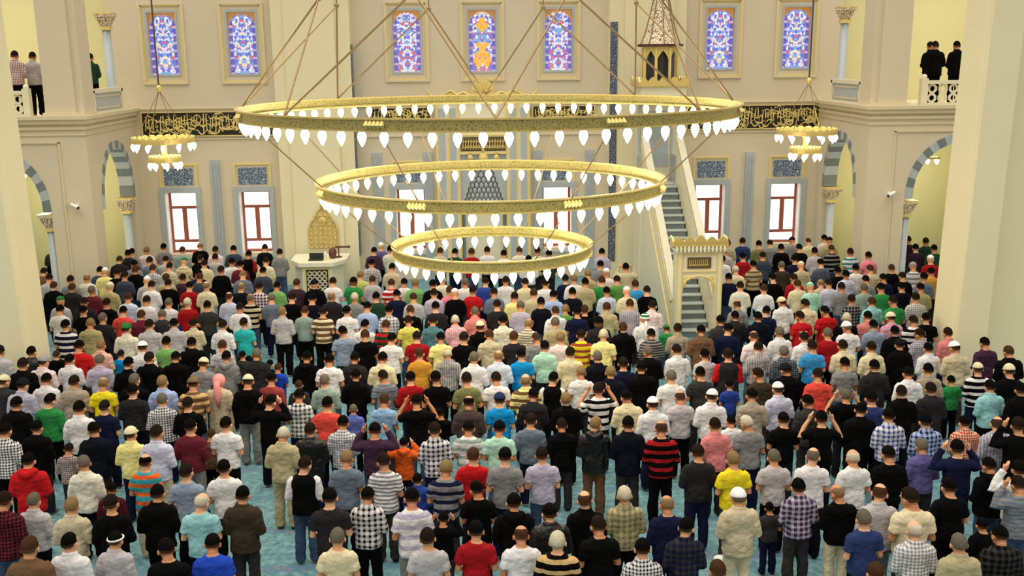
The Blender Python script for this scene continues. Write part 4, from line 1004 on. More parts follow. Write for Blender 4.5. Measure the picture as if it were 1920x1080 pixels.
def strip_me(kind):
    def fn():
        mb = MB()
        if kind == 'tail': mb.tube([(0.0, -.14, 1.50), (0.01, -.15, 1.40), (0.0, -.155, 1.2), (0.01, -.15, 0.95)], [.022, .03, .034, .036], 8, True, 0.3)
        else: mb.tube([(0.0, -.11, 1.56), (0.0, -.14, 1.44), (0.01, -.165, 1.34), (0.015, -.17, 1.22), (.02, -.165, 1.08)], [.05, .06, .075, .05, .02], 10, True, 0.5)
        me = mb.mesh('scarf_tail', M['white'], True); me.materials.clear(); set_uv(me); return me
    return cached(('strip', kind), fn)

def print_me():
    def fn():
        mb = MB(); rnd = random.Random(4); x = -.085
        while x < .08:
            w_ = rnd.uniform(.008, .014); mb.box(x, x+w_, -.150, -.128, 1.190, 1.190+rnd.choice((.022, .028, .024))); x += w_+.005
        me = mb.mesh('back_print', M['white']); me.materials.clear(); set_uv(me); return me
    return cached(('print',), fn)
def parts_for(hair, shirt, flags, seed, hv, lod):
    """list of (name, mesh, material, extra label)"""
    out = []; st, hc = hair[0], hair[1]; fl = flags.split(',') if flags else []
    pose = 'R' if 'r' in fl else 'F'
    tr = [f[2:] for f in fl if f.startswith('t:')]; tr = tr[0] if tr else ['black', 'darkgrey', 'navy', 'charcoal', 'denim', 'navyblack'][seed % 6]
    kind = 'short' if 's' in fl else ('vest' if 'v' in fl else ('jacket' if ('j' in fl or 'o' in fl) else 'long'))
    sd = seed % 3 if lod == 0 else 0
    if 'b' in fl and lod == 0: out.append(('robe', robe_me(), cloth('robe')))
    elif kind == 'vest':
        a, _, c = shirt.split('/'); out.append(('shirt', top_me('long', pose, sd, lod), cloth(c))); out.append(('vest', top_me('vest', pose, sd, lod, 'j' in fl), cloth(a)))
    else:
        nm = {'short': 't_shirt' if 's' in fl else 'shirt', 'long': 'shirt' if 'c' in fl else 'sweater', 'jacket': 'hoodie' if 'o' in fl else 'jacket'}[kind]
        out.append((nm, top_me(kind, pose, sd, lod, 'c' in fl and lod == 0, 'o' in fl and lod == 0), cloth(shirt)))
    if 'w' in fl and lod == 0: out.append(('back_print', print_me(), cloth('white')))
    if 'b' not in fl: out.append(('trousers', trouser_me(seed % 2 if lod == 0 else 0, lod), cloth(tr)))
    if st in 'htsl':
        out.append(('hair', hair_me(st, hv, lod), hair_mat(hc, False)))
    elif st == 'c': out += ([('hair', hair_me('t', hv, lod), hair_mat('d', False))] if lod == 0 else [])+[('skullcap', hair_me('c', hv, lod), hair_mat(hc, True))]
    elif st == 'f': out += ([('hair', hair_me('t', hv, lod), hair_mat('g' if hc == 'w' else 'k', False))] if lod == 0 else [])+[('peaked_cap', hair_me('f', hv, lod), hair_mat(hc, True))]
    elif st == 'n': out.append(('knitted_cap', hair_me('n', hv, lod), hair_mat(hc, True)))
    elif st == 'r': out += [('hair', hair_me('h', hv, lod), hair_mat(hc, False)), ('headband', band_me(hv, False), hair_mat('w', True))]
    elif st == 'v': out += [('headscarf', hair_me('v', hv, lod), hair_mat('p', True)), ('scarf_end', strip_me('scarf'), hair_mat('p', True))]
    elif st == 'u': out += [('skullcap', hair_me('c', hv, lod), hair_mat('g', True)), ('turban', band_me(hv, True), hair_mat('w', True)), ('turban_tail', strip_me('tail'), hair_mat('w', True))]
    return out, pose
def slot(o, me, mat):
    if not me.materials: me.materials.append(mat)
    o.material_slots[0].link = 'OBJECT'; o.material_slots[0].material = mat
def person(x, y, z, k, yaw, hair, shirt, flags, seed, label, group, socks=False):
    hv = [0, 1, 2, 0, 1, 2, 0, 3, 0, 2, 1, 4][seed % 12]
    if hair[0] in 'uvr': hv = 0
    ps, pose = parts_for(hair, shirt, flags, seed, hv, 0)
    bm_ = body_me(pose, hv, 0)
    o = bpy.data.objects.new('person', bm_); COL.objects.link(o); o.location = (x, y, z); o.rotation_euler = (0, 0, yaw)
    wf = 1.0+0.07*(((seed*37) % 11)/10-0.4); o.scale = (k*wf*1.0, k*wf*1.0, k)
    o.material_slots[0].link = 'OBJECT'; o.material_slots[0].material = SKIN[seed % 3]
    tag(o, label, 'person', group)
    for nm, me, mt in ps:
        c = bpy.data.objects.new(nm, me); COL.objects.link(c); c.parent = o
        if not me.materials: me.materials.append(mt)
        c.material_slots[0].link = 'OBJECT'; c.material_slots[0].material = mt
    if socks:
        for s in (-1, 1):
            me = sock_me(s); c = bpy.data.objects.new('sock', me); COL.objects.link(c); c.parent = o
            if not me.materials: me.materials.append(cloth('charcoal'))
            c.material_slots[0].link = 'OBJECT'; c.material_slots[0].material = cloth(['charcoal', 'white', 'black', 'navy', 'grey'][seed % 5])
    return o

PEOPLE = """4.08 10.12 0 1.010 -4|hb|brown|j|brown-haired man in brown jacket, behind man in dark blue T-shirt
2.34 10.26 0 1.014 -3|hb|black|j|brown-haired man in black jacket, front rows right
5.34 10.77 0 1.004 -1|hg|khaki|c|grey-haired man in khaki shirt, right of man in white and grey checked shirt
1.59 10.88 0 1.001 -4|hk|white/p/black|c|black-haired man in white and black checked shirt, behind man in khaki and olive plaid shirt
5.94 10.95 0 1.002 -1|hk|black/P/darkgrey|j|black-haired man in black and dark grey plaid jacket
0.60 11.04 0 1.027 -7|hw|black/H/tan|x|white-haired man in black and tan striped sweater
-5.59 11.07 0 1.091 1|hb|brown|j|brown-haired man in brown jacket, left of man in white shirt
-4.00 11.11 0 1.036 -0|hk|black|s|black-haired man in black T-shirt, right of man in light grey shirt
4.96 11.12 0 1.007 -2|tw|white/p/grey|c|balding white-haired man in white and grey checked shirt
-0.95 11.27 0 1.014 5|hd|lightgrey|s|dark-haired man in light grey T-shirt
0.18 11.32 0 0.995 0|tb|white|s|balding man in white T-shirt
2.19 11.36 0 1.013 -0|hk|navy/P/darkgrey|c|black-haired man in navy and dark grey plaid shirt
-2.05 11.37 0 1.002 1|hg|cream|s|grey-haired man in cream T-shirt
-3.56 11.38 0 0.978 6|hk|royal|s|black-haired man in bright blue T-shirt
-5.27 11.42 0 1.009 -3|hk|white|c|black-haired man in white shirt, right of man in brown jacket
-0.37 11.45 0 1.005 -2|hk|darkred|s|black-haired man in dark red T-shirt
1.15 11.47 0 1.010 5|hd|black|s|dark-haired man in black T-shirt, right of man in black and tan striped sweater
4.47 11.48 0 1.006 6|hg|darkblue|s|grey-haired man in dark blue T-shirt
-4.83 11.68 0 0.934 -7|rk|lightgrey|c|man with white headband light grey shirt
5.18 11.71 0 1.110 -2|hd|cream|s|dark-haired man in cream T-shirt
0.57 11.85 0 1.017 5|hk|black/leather|j|black-haired man in black leather jacket, right of man in black hoodie
6.22 11.91 0 0.782 4|hk|black|k|black-haired boy in black sweater, right of man in khaki shirt
2.10 12.01 0 1.013 -1|ty|navy|t:navy|balding fair-haired man in navy sweater
4.88 12.07 0 1.051 -4|tb|lightgrey|c,t:grey|balding man in light grey shirt
3.07 12.16 0 1.015 2|fw|beige|j,t:cream|man in white cap and beige jacket
-1.19 12.20 0 1.081 5|hk|white/H/lavender|s,t:grey|black-haired man in white and lavender striped T-shirt
1.06 12.23 0 1.010 5|tb|black|c|balding man in black shirt
0.13 12.24 0 1.002 1|hk|black|j,o|black-haired man in black hoodie, right of man in black T-shirt
6.91 12.34 0 1.011 1|hd|slate/h/grey|r|dark-haired man in slate grey and grey finely striped sweater with raised hands
1.60 12.35 0 1.008 4|hw|khaki/P/olive|c,t:black|white-haired man in khaki and olive plaid shirt
5.97 12.36 0 1.002 2|hk|black|s,t:black|black-haired man in black T-shirt, right of man in cream T-shirt
4.49 12.38 0 0.969 -1|ty|black|t:cream|balding fair-haired man in black sweater
-2.28 12.40 0 1.044 2|hk|charcoal|s,t:navy|black-haired man in charcoal T-shirt
-5.12 12.45 0 1.028 7|hd|black|t:black|dark-haired man in black sweater, right of man in beige shirt
-6.52 12.48 0 1.066 1|hd|maroon/p/black|c|dark-haired man in maroon and black checked shirt
-3.99 12.49 0 1.006 1|tw|palecyan|s,t:black|balding white-haired man in pale turquoise T-shirt
-5.67 12.53 0 0.990 3|hy|beige|c|fair-haired man in beige shirt
-0.81 12.55 0 0.771 -5|hk|black|k,r|black-haired boy in black sweater with raised hands
4.00 12.58 0 0.975 2|hk|plum/P/lavender|c,t:darkgrey|black-haired man in plum and lavender plaid shirt
-3.47 12.65 0 1.014 -3|hk|darkbrown|j,t:darkgrey|black-haired man in dark brown jacket
-1.82 12.65 0 0.977 -4|hk|white/P/black|c,t:black|black-haired man in white and black plaid shirt
7.14 12.76 0 1.037 -4|hk|white|r|black-haired man in white sweater with raised hands
-4.63 12.78 0 1.013 1|hk|black|j,t:black|black-haired man in black jacket, right of boy in maroon and black checked sweater
-0.33 12.85 0 0.953 -3|hk|black|s,t:black|black-haired man in black T-shirt, right of boy in blue jacket
-6.31 12.87 0 0.945 -3|hg|lightgrey|c,t:black|grey-haired man in light grey shirt
3.73 12.95 0 0.665 3|hk|darkgrey|s,k,t:navy|black-haired boy in dark grey T-shirt
6.94 13.16 0 0.964 7|hk|black|o,j|black-haired man in black hoodie, left of man in white sweater
4.44 13.39 0 1.041 -5|tg|white|s|balding grey-haired man in white T-shirt
5.05 13.39 0 1.012 4|tw|white|s,t:navy|balding white-haired man in white T-shirt
-0.79 13.41 0 1.003 -5|hy|grey/H/navy|s|fair-haired man in grey and navy striped T-shirt
-4.42 13.44 0 1.025 -2|hd|greyblue|s,t:black|dark-haired man in grey-blue T-shirt
3.33 13.45 0 1.008 2|hy|yellow|s,t:darkgrey|fair-haired man in yellow T-shirt
5.62 13.51 0 1.006 -2|hk|black|t:black|black-haired man in black sweater
6.63 13.54 0 1.045 -5|hk|navy|r|black-haired man in navy sweater with raised hands
3.97 13.62 0 0.974 -3|hg|lightgrey|s,t:black|grey-haired man in light grey T-shirt
-1.66 13.65 0 1.025 -4|hd|white/h/grey|s,t:darkgrey|dark-haired man in white and grey finely striped T-shirt
0.06 13.65 0 1.047 -5|hk|grey|s,t:navy|black-haired man in grey T-shirt, right of man in red T-shirt
-3.95 13.67 0 0.994 4|hk|white|s,t:black|black-haired man in white T-shirt, right of man in grey-blue T-shirt
-5.57 13.68 0 0.808 2|hk|maroon/p/black|k|black-haired boy in maroon and black checked sweater
-2.83 13.68 0 1.006 2|hd|black/vest/white|v,t:denim|dark-haired man in black vest over white
2.89 13.77 0 1.002 1|hd|charcoal|t:navy|dark-haired man in charcoal sweater
-2.24 13.83 0 1.015 -2|hy|slate|s,t:black|fair-haired man in slate grey T-shirt
0.61 13.85 0 0.996 1|hd|lavender|s,t:denim|dark-haired man in lavender T-shirt
-0.40 13.91 0 0.987 -4|hb|red|s|brown-haired man in red T-shirt
6.29 13.91 0 0.968 -1|hg|purple|c,t:darkgrey|grey-haired man in purple shirt
-1.22 13.92 0 0.757 -0|hk|blue|j,k|black-haired boy in blue jacket
-5.16 13.97 0 0.992 -3|tk|cyan/H/orange|s,t:beige|balding man in teal and orange striped T-shirt
-6.02 13.98 0 0.992 -0|hg|offwhite|c,t:black|grey-haired man in off-white shirt
-6.88 14.09 0 1.002 7|hk|red|o|black-haired man in red hoodie
7.87 14.18 0 1.095 -7|hd|black|r|dark-haired man in black sweater with raised hands
2.50 14.59 0 1.046 -4|to|black/H/darkred|x,t:black|balding man in black and dark red striped sweater
7.76 14.60 0 1.006 3|to|lavender/V/grey|c,j|balding man in lavender and grey pinstriped shirt
2.02 14.81 0 1.050 -5|hk|navyblack|j,t:darkgrey|black-haired man in blue-black jacket, right of man in black leather jacket
-3.33 14.82 0 1.029 -7|sw|khaki|c,t:khaki|shaven-headed man in khaki shirt
6.74 14.82 0 1.002 5|hk|lightblue/P/navy|c|black-haired man in light blue and navy plaid shirt
3.40 14.85 0 1.005 6|hd|salmon|c|dark-haired man in salmon shirt, right of man in black and dark red striped sweater
0.01 14.88 0 1.021 -6|hk|mint|s|black-haired man in mint T-shirt
5.10 14.90 0 1.041 -5|hk|black|r,s|black-haired man in black T-shirt with raised hands, right of man in black T-shirt
-0.99 14.91 0 1.011 3|hd|white/P/navy|c,t:navy|dark-haired man in white and navy plaid shirt
3.95 14.93 0 1.002 6|hw|grey|s,t:navy|white-haired man in grey T-shirt
7.44 14.95 0 0.940 -0|hk|red/p/cream|c,j|black-haired man in red and cream checked shirt
-5.28 14.96 0 1.039 -6|hd|palelavender|c,t:beige|dark-haired man in pale lavender shirt
-1.93 14.96 0 1.013 0|hk|plum|r|black-haired man in plum sweater with raised hands
1.51 14.98 0 1.016 -6|hy|black/leather|j,t:brown,o|fair-haired man in black leather jacket
6.25 15.06 0 1.010 -4|hk|white/P/blue|c|black-haired man in white and blue plaid shirt
-0.47 15.10 0 0.976 -4|hk|white/H/sage|s|black-haired man in white and sage green striped T-shirt
-2.95 15.13 0 0.989 1|hd|black/leather|j|dark-haired man in black leather jacket
4.58 15.17 0 0.972 -5|hk|black|s|black-haired man in black T-shirt, right of man in grey T-shirt
1.02 15.19 0 0.960 3|hd|black|j,t:darkgrey|dark-haired man in black jacket, right of man in slate grey sweater
-5.76 15.20 0 0.974 -3|fy|paleyellow|c,t:navy|man in cream cap and pale yellow shirt
-7.72 15.24 0 1.034 -5|hk|white/p/black|c|black-haired man in white and black checked shirt, left of man in black jacket
-6.32 15.24 0 1.023 4|hk|navyblack|j|black-haired man in blue-black jacket, right of man in black jacket
-1.51 15.30 0 0.779 -5|hk|orange|k,r,o|black-haired boy in orange hoodie with raised hands
-4.86 15.31 0 1.016 -6|hk|maroon|x,t:grey|black-haired man in maroon sweater
-2.48 15.37 0 1.000 -5|hk|white/p/slate|c,t:navy|black-haired man in white and slate grey checked shirt
5.91 15.41 0 0.999 -3|hk|black|j|black-haired man in black jacket, right of man in black T-shirt
0.53 15.41 0 0.967 -6|hd|slate|x,t:navy|dark-haired man in slate grey sweater
-6.84 15.41 0 0.775 -2|hd|brown/p/lightgrey|k|dark-haired boy in brown and light grey checked sweater
-4.34 15.47 0 0.994 -6|hk|white|s,t:black|black-haired man in white T-shirt, right of boy in brown sweater
-7.37 15.57 0 0.979 -5|hk|black|j|black-haired man in black jacket, right of man in white and black checked shirt
3.90 15.77 0 0.812 1|hk|white|k|black-haired boy in white sweater
6.26 15.82 0 1.035 3|hk|darkblue|s|black-haired man in dark blue T-shirt
-4.70 15.85 0 0.786 -6|hb|brown|k|brown-haired boy in brown sweater
5.23 15.86 0 1.000 -2|hk|darkgrey|j|black-haired man in dark grey jacket, right of man in pale lavender shirt
2.60 15.88 0 1.010 -1|cw|white|c|man in white skullcap and white shirt, right of man in cream shirt
8.97 16.12 0 1.022 -3|hk|black|j|black-haired man in black jacket, right of man in pale turquoise shirt
-0.47 16.15 0 1.011 -3|tk|taupedark|j|balding man in dark brown jacket
3.63 16.15 0 1.022 -3|cw|white|c|man in white skullcap and white shirt, right of man in light grey T-shirt
-6.91 16.17 0 1.047 2|hk|white|c|black-haired man in white shirt, right of man in green sweater
4.35 16.19 0 1.010 -6|hk|taupe|c|black-haired man in taupe shirt, left of man in pale lavender shirt
1.18 16.20 0 1.014 4|hy|black|j,t:black|fair-haired man in black jacket
5.97 16.21 0 0.980 -6|hg|black|s,r|grey-haired man in black T-shirt with raised hands
-1.34 16.22 0 1.024 4|hk|black|s,r|black-haired man in black T-shirt with raised hands, right of man in light sky blue T-shirt
6.94 16.22 0 1.003 -6|hd|black|j|dark-haired man in black jacket, right of man in dark blue T-shirt
-2.84 16.24 0 1.016 -6|hk|coral|s|black-haired man in coral T-shirt
2.24 16.27 0 1.010 -3|hk|cream|c|black-haired man in cream shirt, right of man in white and black striped T-shirt
0.06 16.29 0 1.006 2|fn|azure|s|man in pale cap and vivid blue T-shirt
7.51 16.35 0 1.001 2|hd|charcoal|j|dark-haired man in charcoal jacket
3.16 16.37 0 0.966 3|to|lightgrey|s,t:black|balding man in light grey T-shirt
-3.84 16.43 0 1.014 -6|hk|black|r|black-haired man in black sweater with raised hands
8.61 16.45 0 0.990 -0|hk|palecyan|c|black-haired man in pale turquoise shirt
-1.91 16.46 0 0.990 -7|hb|skyblue|s|brown-haired man in light sky blue T-shirt
-5.21 16.47 0 1.000 4|hd|black|x|dark-haired man in black sweater, right of man in white and navy checked shirt
4.89 16.48 0 1.014 7|cw|palelavender|c|man in white skullcap and pale lavender shirt
0.64 16.51 0 1.003 -6|hk|charcoal|j|black-haired man in charcoal jacket, right of man in pale yellow and brown striped shirt
-6.63 16.55 0 0.969 -7|hd|navy|s|dark-haired man in navy T-shirt, right of man in white shirt
-8.12 16.59 0 1.019 -3|hk|black|j|black-haired man in black jacket, left of man in green sweater
-0.95 16.62 0 0.785 4|hk|black|k|black-haired boy in black sweater, right of man in black T-shirt
-5.71 16.68 0 1.002 5|hg|white/p/navy|c|grey-haired man in white and navy checked shirt
1.79 16.69 0 1.009 -0|hd|white/H/black|s,r|dark-haired man in white and black striped T-shirt with raised hands
-3.40 16.77 0 1.001 -3|hk|white/P/darkgreen|s,t:navy|black-haired man in white and dark green plaid T-shirt
-7.69 16.86 0 0.992 -2|hk|green|x,t:black|black-haired man in green sweater
-2.49 16.90 0 0.787 5|hg|blueviolet|k,c|grey-haired boy in violet blue shirt
7.47 17.17 0 1.016 -7|hk|white|c|black-haired man in white shirt, right of man in charcoal jacket
0.55 17.18 0 1.028 -2|ty|paleyellow/H/brown|c|balding fair-haired man in pale yellow and brown striped shirt
9.33 17.18 0 1.019 -4|fy|black|x|man in cream cap and black sweater
5.83 17.21 0 1.015 -5|hd|coral|s|dark-haired man in coral T-shirt
-6.37 17.22 0 1.004 1|hk|charcoal|x|black-haired man in charcoal sweater
-0.50 17.28 0 1.044 7|hd|olive|s|dark-haired man in olive T-shirt
4.80 17.32 0 1.014 5|hd|darkbrown|x|dark-haired man in dark brown sweater
3.19 17.34 0 1.005 -1|hg|white|s|grey-haired man in white T-shirt
-1.05 17.37 0 1.049 6|hk|black|s|black-haired man in black T-shirt, right of man in dark red sweater
-5.37 17.39 0 1.037 6|fb|brown/H/tan|s|man in brown cap and brown and tan striped T-shirt
1.04 17.41 0 1.002 -6|hk|black/vest/white|v|black-haired man in black vest over white
7.94 17.41 0 1.004 -6|hk|taupe|c|black-haired man in taupe shirt, left of boy in green T-shirt
-4.42 17.46 0 1.038 0|cy|black|t:grey|man in cream skullcap and black sweater
8.89 17.46 0 0.991 -2|cy|black/H/white|x|man in cream skullcap and black and white striped sweater
3.75 17.48 0 1.009 -2|hk|darkgrey|s|black-haired man in dark grey T-shirt
0.03 17.52 0 0.994 4|hd|white|s|dark-haired man in white T-shirt
-3.06 17.56 0 1.001 2|hg|sage|x|grey-haired man in sage green sweater
2.12 17.57 0 1.025 -6|hy|navyblack|j|fair-haired man in blue-black jacket
5.39 17.60 0 1.004 -2|fk|black|j|man in black cap and black jacket, right of man in dark brown sweater
-1.52 17.61 0 1.004 5|hk|darkred|x|black-haired man in dark red sweater
-5.97 17.62 0 1.018 3|hy|lightblue|c|fair-haired man in light blue shirt
-7.04 17.64 0 1.010 4|ty|yellow|s|balding fair-haired man in yellow T-shirt
-8.48 17.64 0 1.017 2|fk|lavender|c|man in black cap and lavender shirt
7.04 17.66 0 1.012 -1|hk|charcoal|j|black-haired man in charcoal jacket, right of man in grey T-shirt
1.60 17.73 0 1.000 -1|hy|white|s|fair-haired man in white T-shirt
-5.00 17.73 0 0.989 -2|vp|robe|b|woman in pink headscarf and long beige coat
-7.61 17.79 0 1.008 -2|hd|taupe|j|dark-haired man in taupe jacket
-4.07 17.80 0 0.990 -3|hk|brick|x|black-haired man in brick red sweater
-6.53 17.81 0 1.010 -4|hg|black|j|grey-haired man in black jacket, right of man in yellow T-shirt
8.59 17.82 0 0.772 1|hk|green|s,k|black-haired boy in green T-shirt
-2.01 17.82 0 0.990 6|hd|slate/h/grey|s|dark-haired man in slate grey and grey finely striped T-shirt
2.73 17.84 0 1.016 5|hk|black|j|black-haired man in black jacket, right of man in navy T-shirt
4.39 17.85 0 0.775 -0|hk|blue|s,k|black-haired boy in blue T-shirt
6.57 17.89 0 1.006 -6|hk|grey|s|black-haired man in grey T-shirt, right of man in coral T-shirt
-8.94 17.92 0 1.008 0|cy|darkgrey|j|man in cream skullcap and dark grey jacket
-2.55 17.93 0 0.983 -3|hk|black|j|black-haired man in black jacket, right of man in sage green sweater
-8.20 18.01 0 1.000 1|hk|white|c|black-haired man in white shirt, right of man in lavender shirt
2.45 18.22 0 1.000 -3|hd|navy|s|dark-haired man in navy T-shirt, right of man in blue-black jacket
-3.67 18.33 0 0.788 4|hb|darkgrey|k|brown-haired boy in dark grey sweater
9.96 18.37 0 1.012 0|hb|black|j|brown-haired man in black jacket, right of man in plum sweater
4.50 18.44 0 1.041 -5|hd|charcoal/vest/red|v|dark-haired man in charcoal vest over red
-0.37 18.57 0 1.041 -5|hg|white|c|grey-haired man in white shirt, right of man in grey and light grey pinstriped shirt
9.01 18.58 0 1.043 -6|cw|beige|c|man in white skullcap and beige shirt
2.01 18.61 0 1.010 5|hg|navyblack|j|grey-haired man in blue-black jacket
5.66 18.68 0 1.012 -1|hg|charcoal/p/slate|j|grey-haired man in charcoal and slate grey checked jacket
-3.14 18.74 0 1.025 1|hk|white|s|black-haired man in white T-shirt, right of man in black hoodie
-6.96 18.74 0 1.035 6|hk|black|c|black-haired man in black shirt
-8.92 18.75 0 1.050 -1|hd|black|j|dark-haired man in black jacket, left of man in pale pink shirt
-5.55 18.77 0 1.007 -6|cy|grey|s|man in cream skullcap and grey T-shirt
4.13 18.77 0 0.982 6|hk|lightgrey|s|black-haired man in light grey T-shirt
0.11 18.80 0 1.012 -5|ty|paleblue|c|balding fair-haired man in pale blue shirt
-2.14 18.84 0 1.014 -6|hk|cream|c|black-haired man in cream shirt, right of man in charcoal jacket
8.60 18.87 0 0.983 6|hk|white|c|black-haired man in white shirt, right of man in black jacket
7.46 18.87 0 1.011 3|hd|cream|c|dark-haired man in cream shirt, right of man in cream shirt
3.06 18.89 0 1.011 6|hg|black|j|grey-haired man in black jacket, right of man in navy T-shirt
3.62 18.98 0 1.009 7|hd|white|c|dark-haired man in white shirt, right of man in black jacket
1.52 18.98 0 1.004 -6|hd|cream|c|dark-haired man in cream shirt, right of man in mint shirt
-2.69 18.98 0 0.993 -4|hk|charcoal|j|black-haired man in charcoal jacket, right of man in white T-shirt
5.23 19.01 0 1.015 5|hd|lightgrey/V/grey|c|dark-haired man in light grey and grey pinstriped shirt
6.33 19.03 0 1.008 -1|hd|skyblue2|s|dark-haired man in sky blue T-shirt
-3.62 19.03 0 1.009 -4|hk|black|o,j|black-haired man in black hoodie, right of boy in bright blue T-shirt
6.95 19.04 0 1.009 4|hd|cream|c|dark-haired man in cream shirt, right of man in sky blue T-shirt
0.56 19.05 0 0.980 4|hk|azure|s|black-haired man in vivid blue T-shirt
9.84 19.06 0 1.000 4|hk|plum|x|black-haired man in plum sweater
-6.65 19.09 0 1.030 -6|hd|black|j|dark-haired man in black jacket, right of man in white shirt
8.12 19.10 0 0.994 -4|fk|black|j|man in black cap and black jacket, right of man in cream shirt
-0.87 19.10 0 1.003 -6|tw|grey/V/lightgrey|c,t:black|balding white-haired man in grey and light grey pinstriped shirt
-7.62 19.13 0 1.007 3|hg|lavender|c|grey-haired man in lavender shirt
-1.43 19.13 0 1.005 1|sb|mustard|s|shaven-headed man in mustard T-shirt
-4.61 19.15 0 1.036 3|hg|charcoal|j|grey-haired man in charcoal jacket
-8.73 19.16 0 0.999 -1|fr|palepink|c|man in grey cap and pale pink shirt
-5.21 19.22 0 1.001 -2|hk|grey|o|black-haired man in grey hoodie
-6.25 19.40 0 0.975 4|hk|black|j|black-haired man in black jacket, right of man in black jacket
-8.31 19.44 0 0.962 -4|hk|white|c|black-haired man in white shirt, right of boy in black sweater
1.05 19.46 0 1.002 -6|hk|mint|c|black-haired man in mint shirt
-4.28 19.49 0 0.785 -5|hb|royal|k,s|brown-haired boy in bright blue T-shirt
6.39 19.70 0 1.004 -2|hd|white|c|dark-haired man in white shirt, right of man in white shirt
-9.80 19.75 0 1.038 3|hd|lightgrey|c|dark-haired man in light grey shirt, left of man in black leather jacket
8.85 19.76 0 1.008 6|hd|grey/p/lavender|c|dark-haired man in grey and lavender checked shirt
9.42 19.79 0 1.008 5|hd|salmon|c|dark-haired man in salmon shirt, right of man in grey and lavender checked shirt
1.40 19.81 0 1.054 -6|hy|palepink|s|fair-haired man in pale pink T-shirt
5.40 19.86 0 1.007 2|to|palepink/V/white|c|balding man in pale pink and white pinstriped shirt
-4.53 19.88 0 0.759 2|hk|black|k|black-haired boy in black sweater, right of man in charcoal jacket
6.94 19.90 0 1.016 -4|hg|darkred|s|grey-haired man in dark red T-shirt
-8.32 19.95 0 1.050 6|hk|red|s|black-haired man in red T-shirt, right of boy in black sweater
-9.26 19.95 0 0.981 -5|hk|black/leather|j|black-haired man in black leather jacket, right of man in light grey shirt
-7.06 19.98 0 1.013 6|cw|white|c|man in white skullcap and white shirt, right of boy in vivid blue T-shirt
-5.47 19.99 0 1.008 6|hb|lightgrey|s|brown-haired man in light grey T-shirt
8.40 20.02 0 1.005 -4|hk|black|j|black-haired man in black jacket, right of man in grey-blue shirt
-0.57 20.02 0 1.042 -4|hd|black|s|dark-haired man in black T-shirt, right of man in pale yellow T-shirt
0.94 20.04 0 1.017 -7|so|grey|x|shaven-headed man in grey sweater
2.31 20.07 0 1.030 -7|hw|paleyellow|s|white-haired man in pale yellow T-shirt
6.00 20.10 0 1.012 2|hg|white|c|grey-haired man in white shirt, right of man in pale pink and white pinstriped shirt
3.33 20.21 0 1.003 1|hk|darkgrey/h/grey|j|black-haired man in dark grey and grey finely striped jacket
-2.08 20.23 0 1.013 -1|hk|white|s|black-haired man in white T-shirt, right of man in black T-shirt
-6.15 20.24 0 1.007 6|hk|black|j|black-haired man in black jacket, right of man in soft green T-shirt
-1.05 20.27 0 1.004 3|hk|paleyellow|s|black-haired man in pale yellow T-shirt
0.47 20.29 0 0.992 1|hb|charcoal|x|brown-haired man in charcoal sweater
-8.01 20.30 0 0.986 -4|hy|cream/p/pink|c|fair-haired man in cream and pink checked shirt
4.40 20.31 0 1.022 -5|hk|brown|j|black-haired man in brown jacket
1.88 20.35 0 0.986 -5|hd|yellow/H/brick|s|dark-haired man in yellow and brick red striped T-shirt
-6.70 20.36 0 1.006 -1|hk|palegreen|s|black-haired man in soft green T-shirt
7.55 20.39 0 1.014 -6|fw|white|s|man in white cap and white T-shirt
-1.55 20.45 0 0.991 2|hd|darkred|s|dark-haired man in dark red T-shirt
-5.18 20.45 0 0.779 2|hk|darkgrey|k|black-haired boy in dark grey sweater
-0.04 20.47 0 0.991 0|hb|beige|c|brown-haired man in beige shirt
5.00 20.50 0 1.005 -6|hk|navy|x|black-haired man in navy sweater, right of man in dark grey jacket
8.16 20.56 0 1.001 -5|hk|greyblue|c|black-haired man in grey-blue shirt
-2.64 20.58 0 1.008 7|hb|black|s|brown-haired man in black T-shirt
3.96 20.58 0 1.004 -4|hd|taupe|c|dark-haired man in taupe shirt
-7.77 20.70 0 0.781 -7|hd|azure|s,k|dark-haired boy in vivid blue T-shirt
9.10 20.72 0 1.025 -3|hd|white/H/black|s|dark-haired man in white and black striped T-shirt
2.82 20.75 0 1.004 0|hb|black|j|brown-haired man in black jacket, right of man in pale yellow T-shirt
-9.14 20.80 0 0.775 -3|hb|black|k|brown-haired boy in black sweater
-3.12 20.89 0 1.009 1|hk|greyblue|s|black-haired man in grey-blue T-shirt
9.50 21.01 0 1.009 -5|hk|black|s|black-haired man in black T-shirt, right of man in white and black striped T-shirt
-0.22 21.02 0 1.017 4|cy|black|j|man in cream skullcap and black jacket
8.76 21.07 0 1.016 5|fy|lavender/h/pink|c|man in cream cap and lavender and pink finely striped shirt
7.76 21.12 0 1.014 -6|hw|black|j|white-haired man in black jacket
5.01 21.13 0 1.012 3|hk|darkgrey|j|black-haired man in dark grey jacket, right of man in brown jacket
0.82 21.25 0 1.002 -7|ty|cream/h/grey|c|balding fair-haired man in cream and grey finely striped shirt
2.36 21.25 0 1.007 2|lk|charcoal|j|bushy-haired man in charcoal jacket
1.41 21.26 0 1.011 -2|hg|khaki|c|grey-haired man in khaki shirt, right of man in cream and grey finely striped shirt
-2.27 21.27 0 1.021 -5|hb|darkgreen/H/red|s|brown-haired man in dark green and red striped T-shirt
-7.80 21.27 0 1.045 -4|fg|offwhite|c|man in green cap and off-white shirt
5.89 21.33 0 1.018 3|hk|navyblack|j|black-haired man in blue-black jacket, right of man in charcoal jacket
6.86 21.35 0 1.015 3|hd|red|s,w|dark-haired man in red T-shirt
8.35 21.36 0 0.993 -5|hk|salmon|c|black-haired man in salmon shirt
3.41 21.45 0 1.010 -2|ug|white|c|man in white turban with tail and white shirt
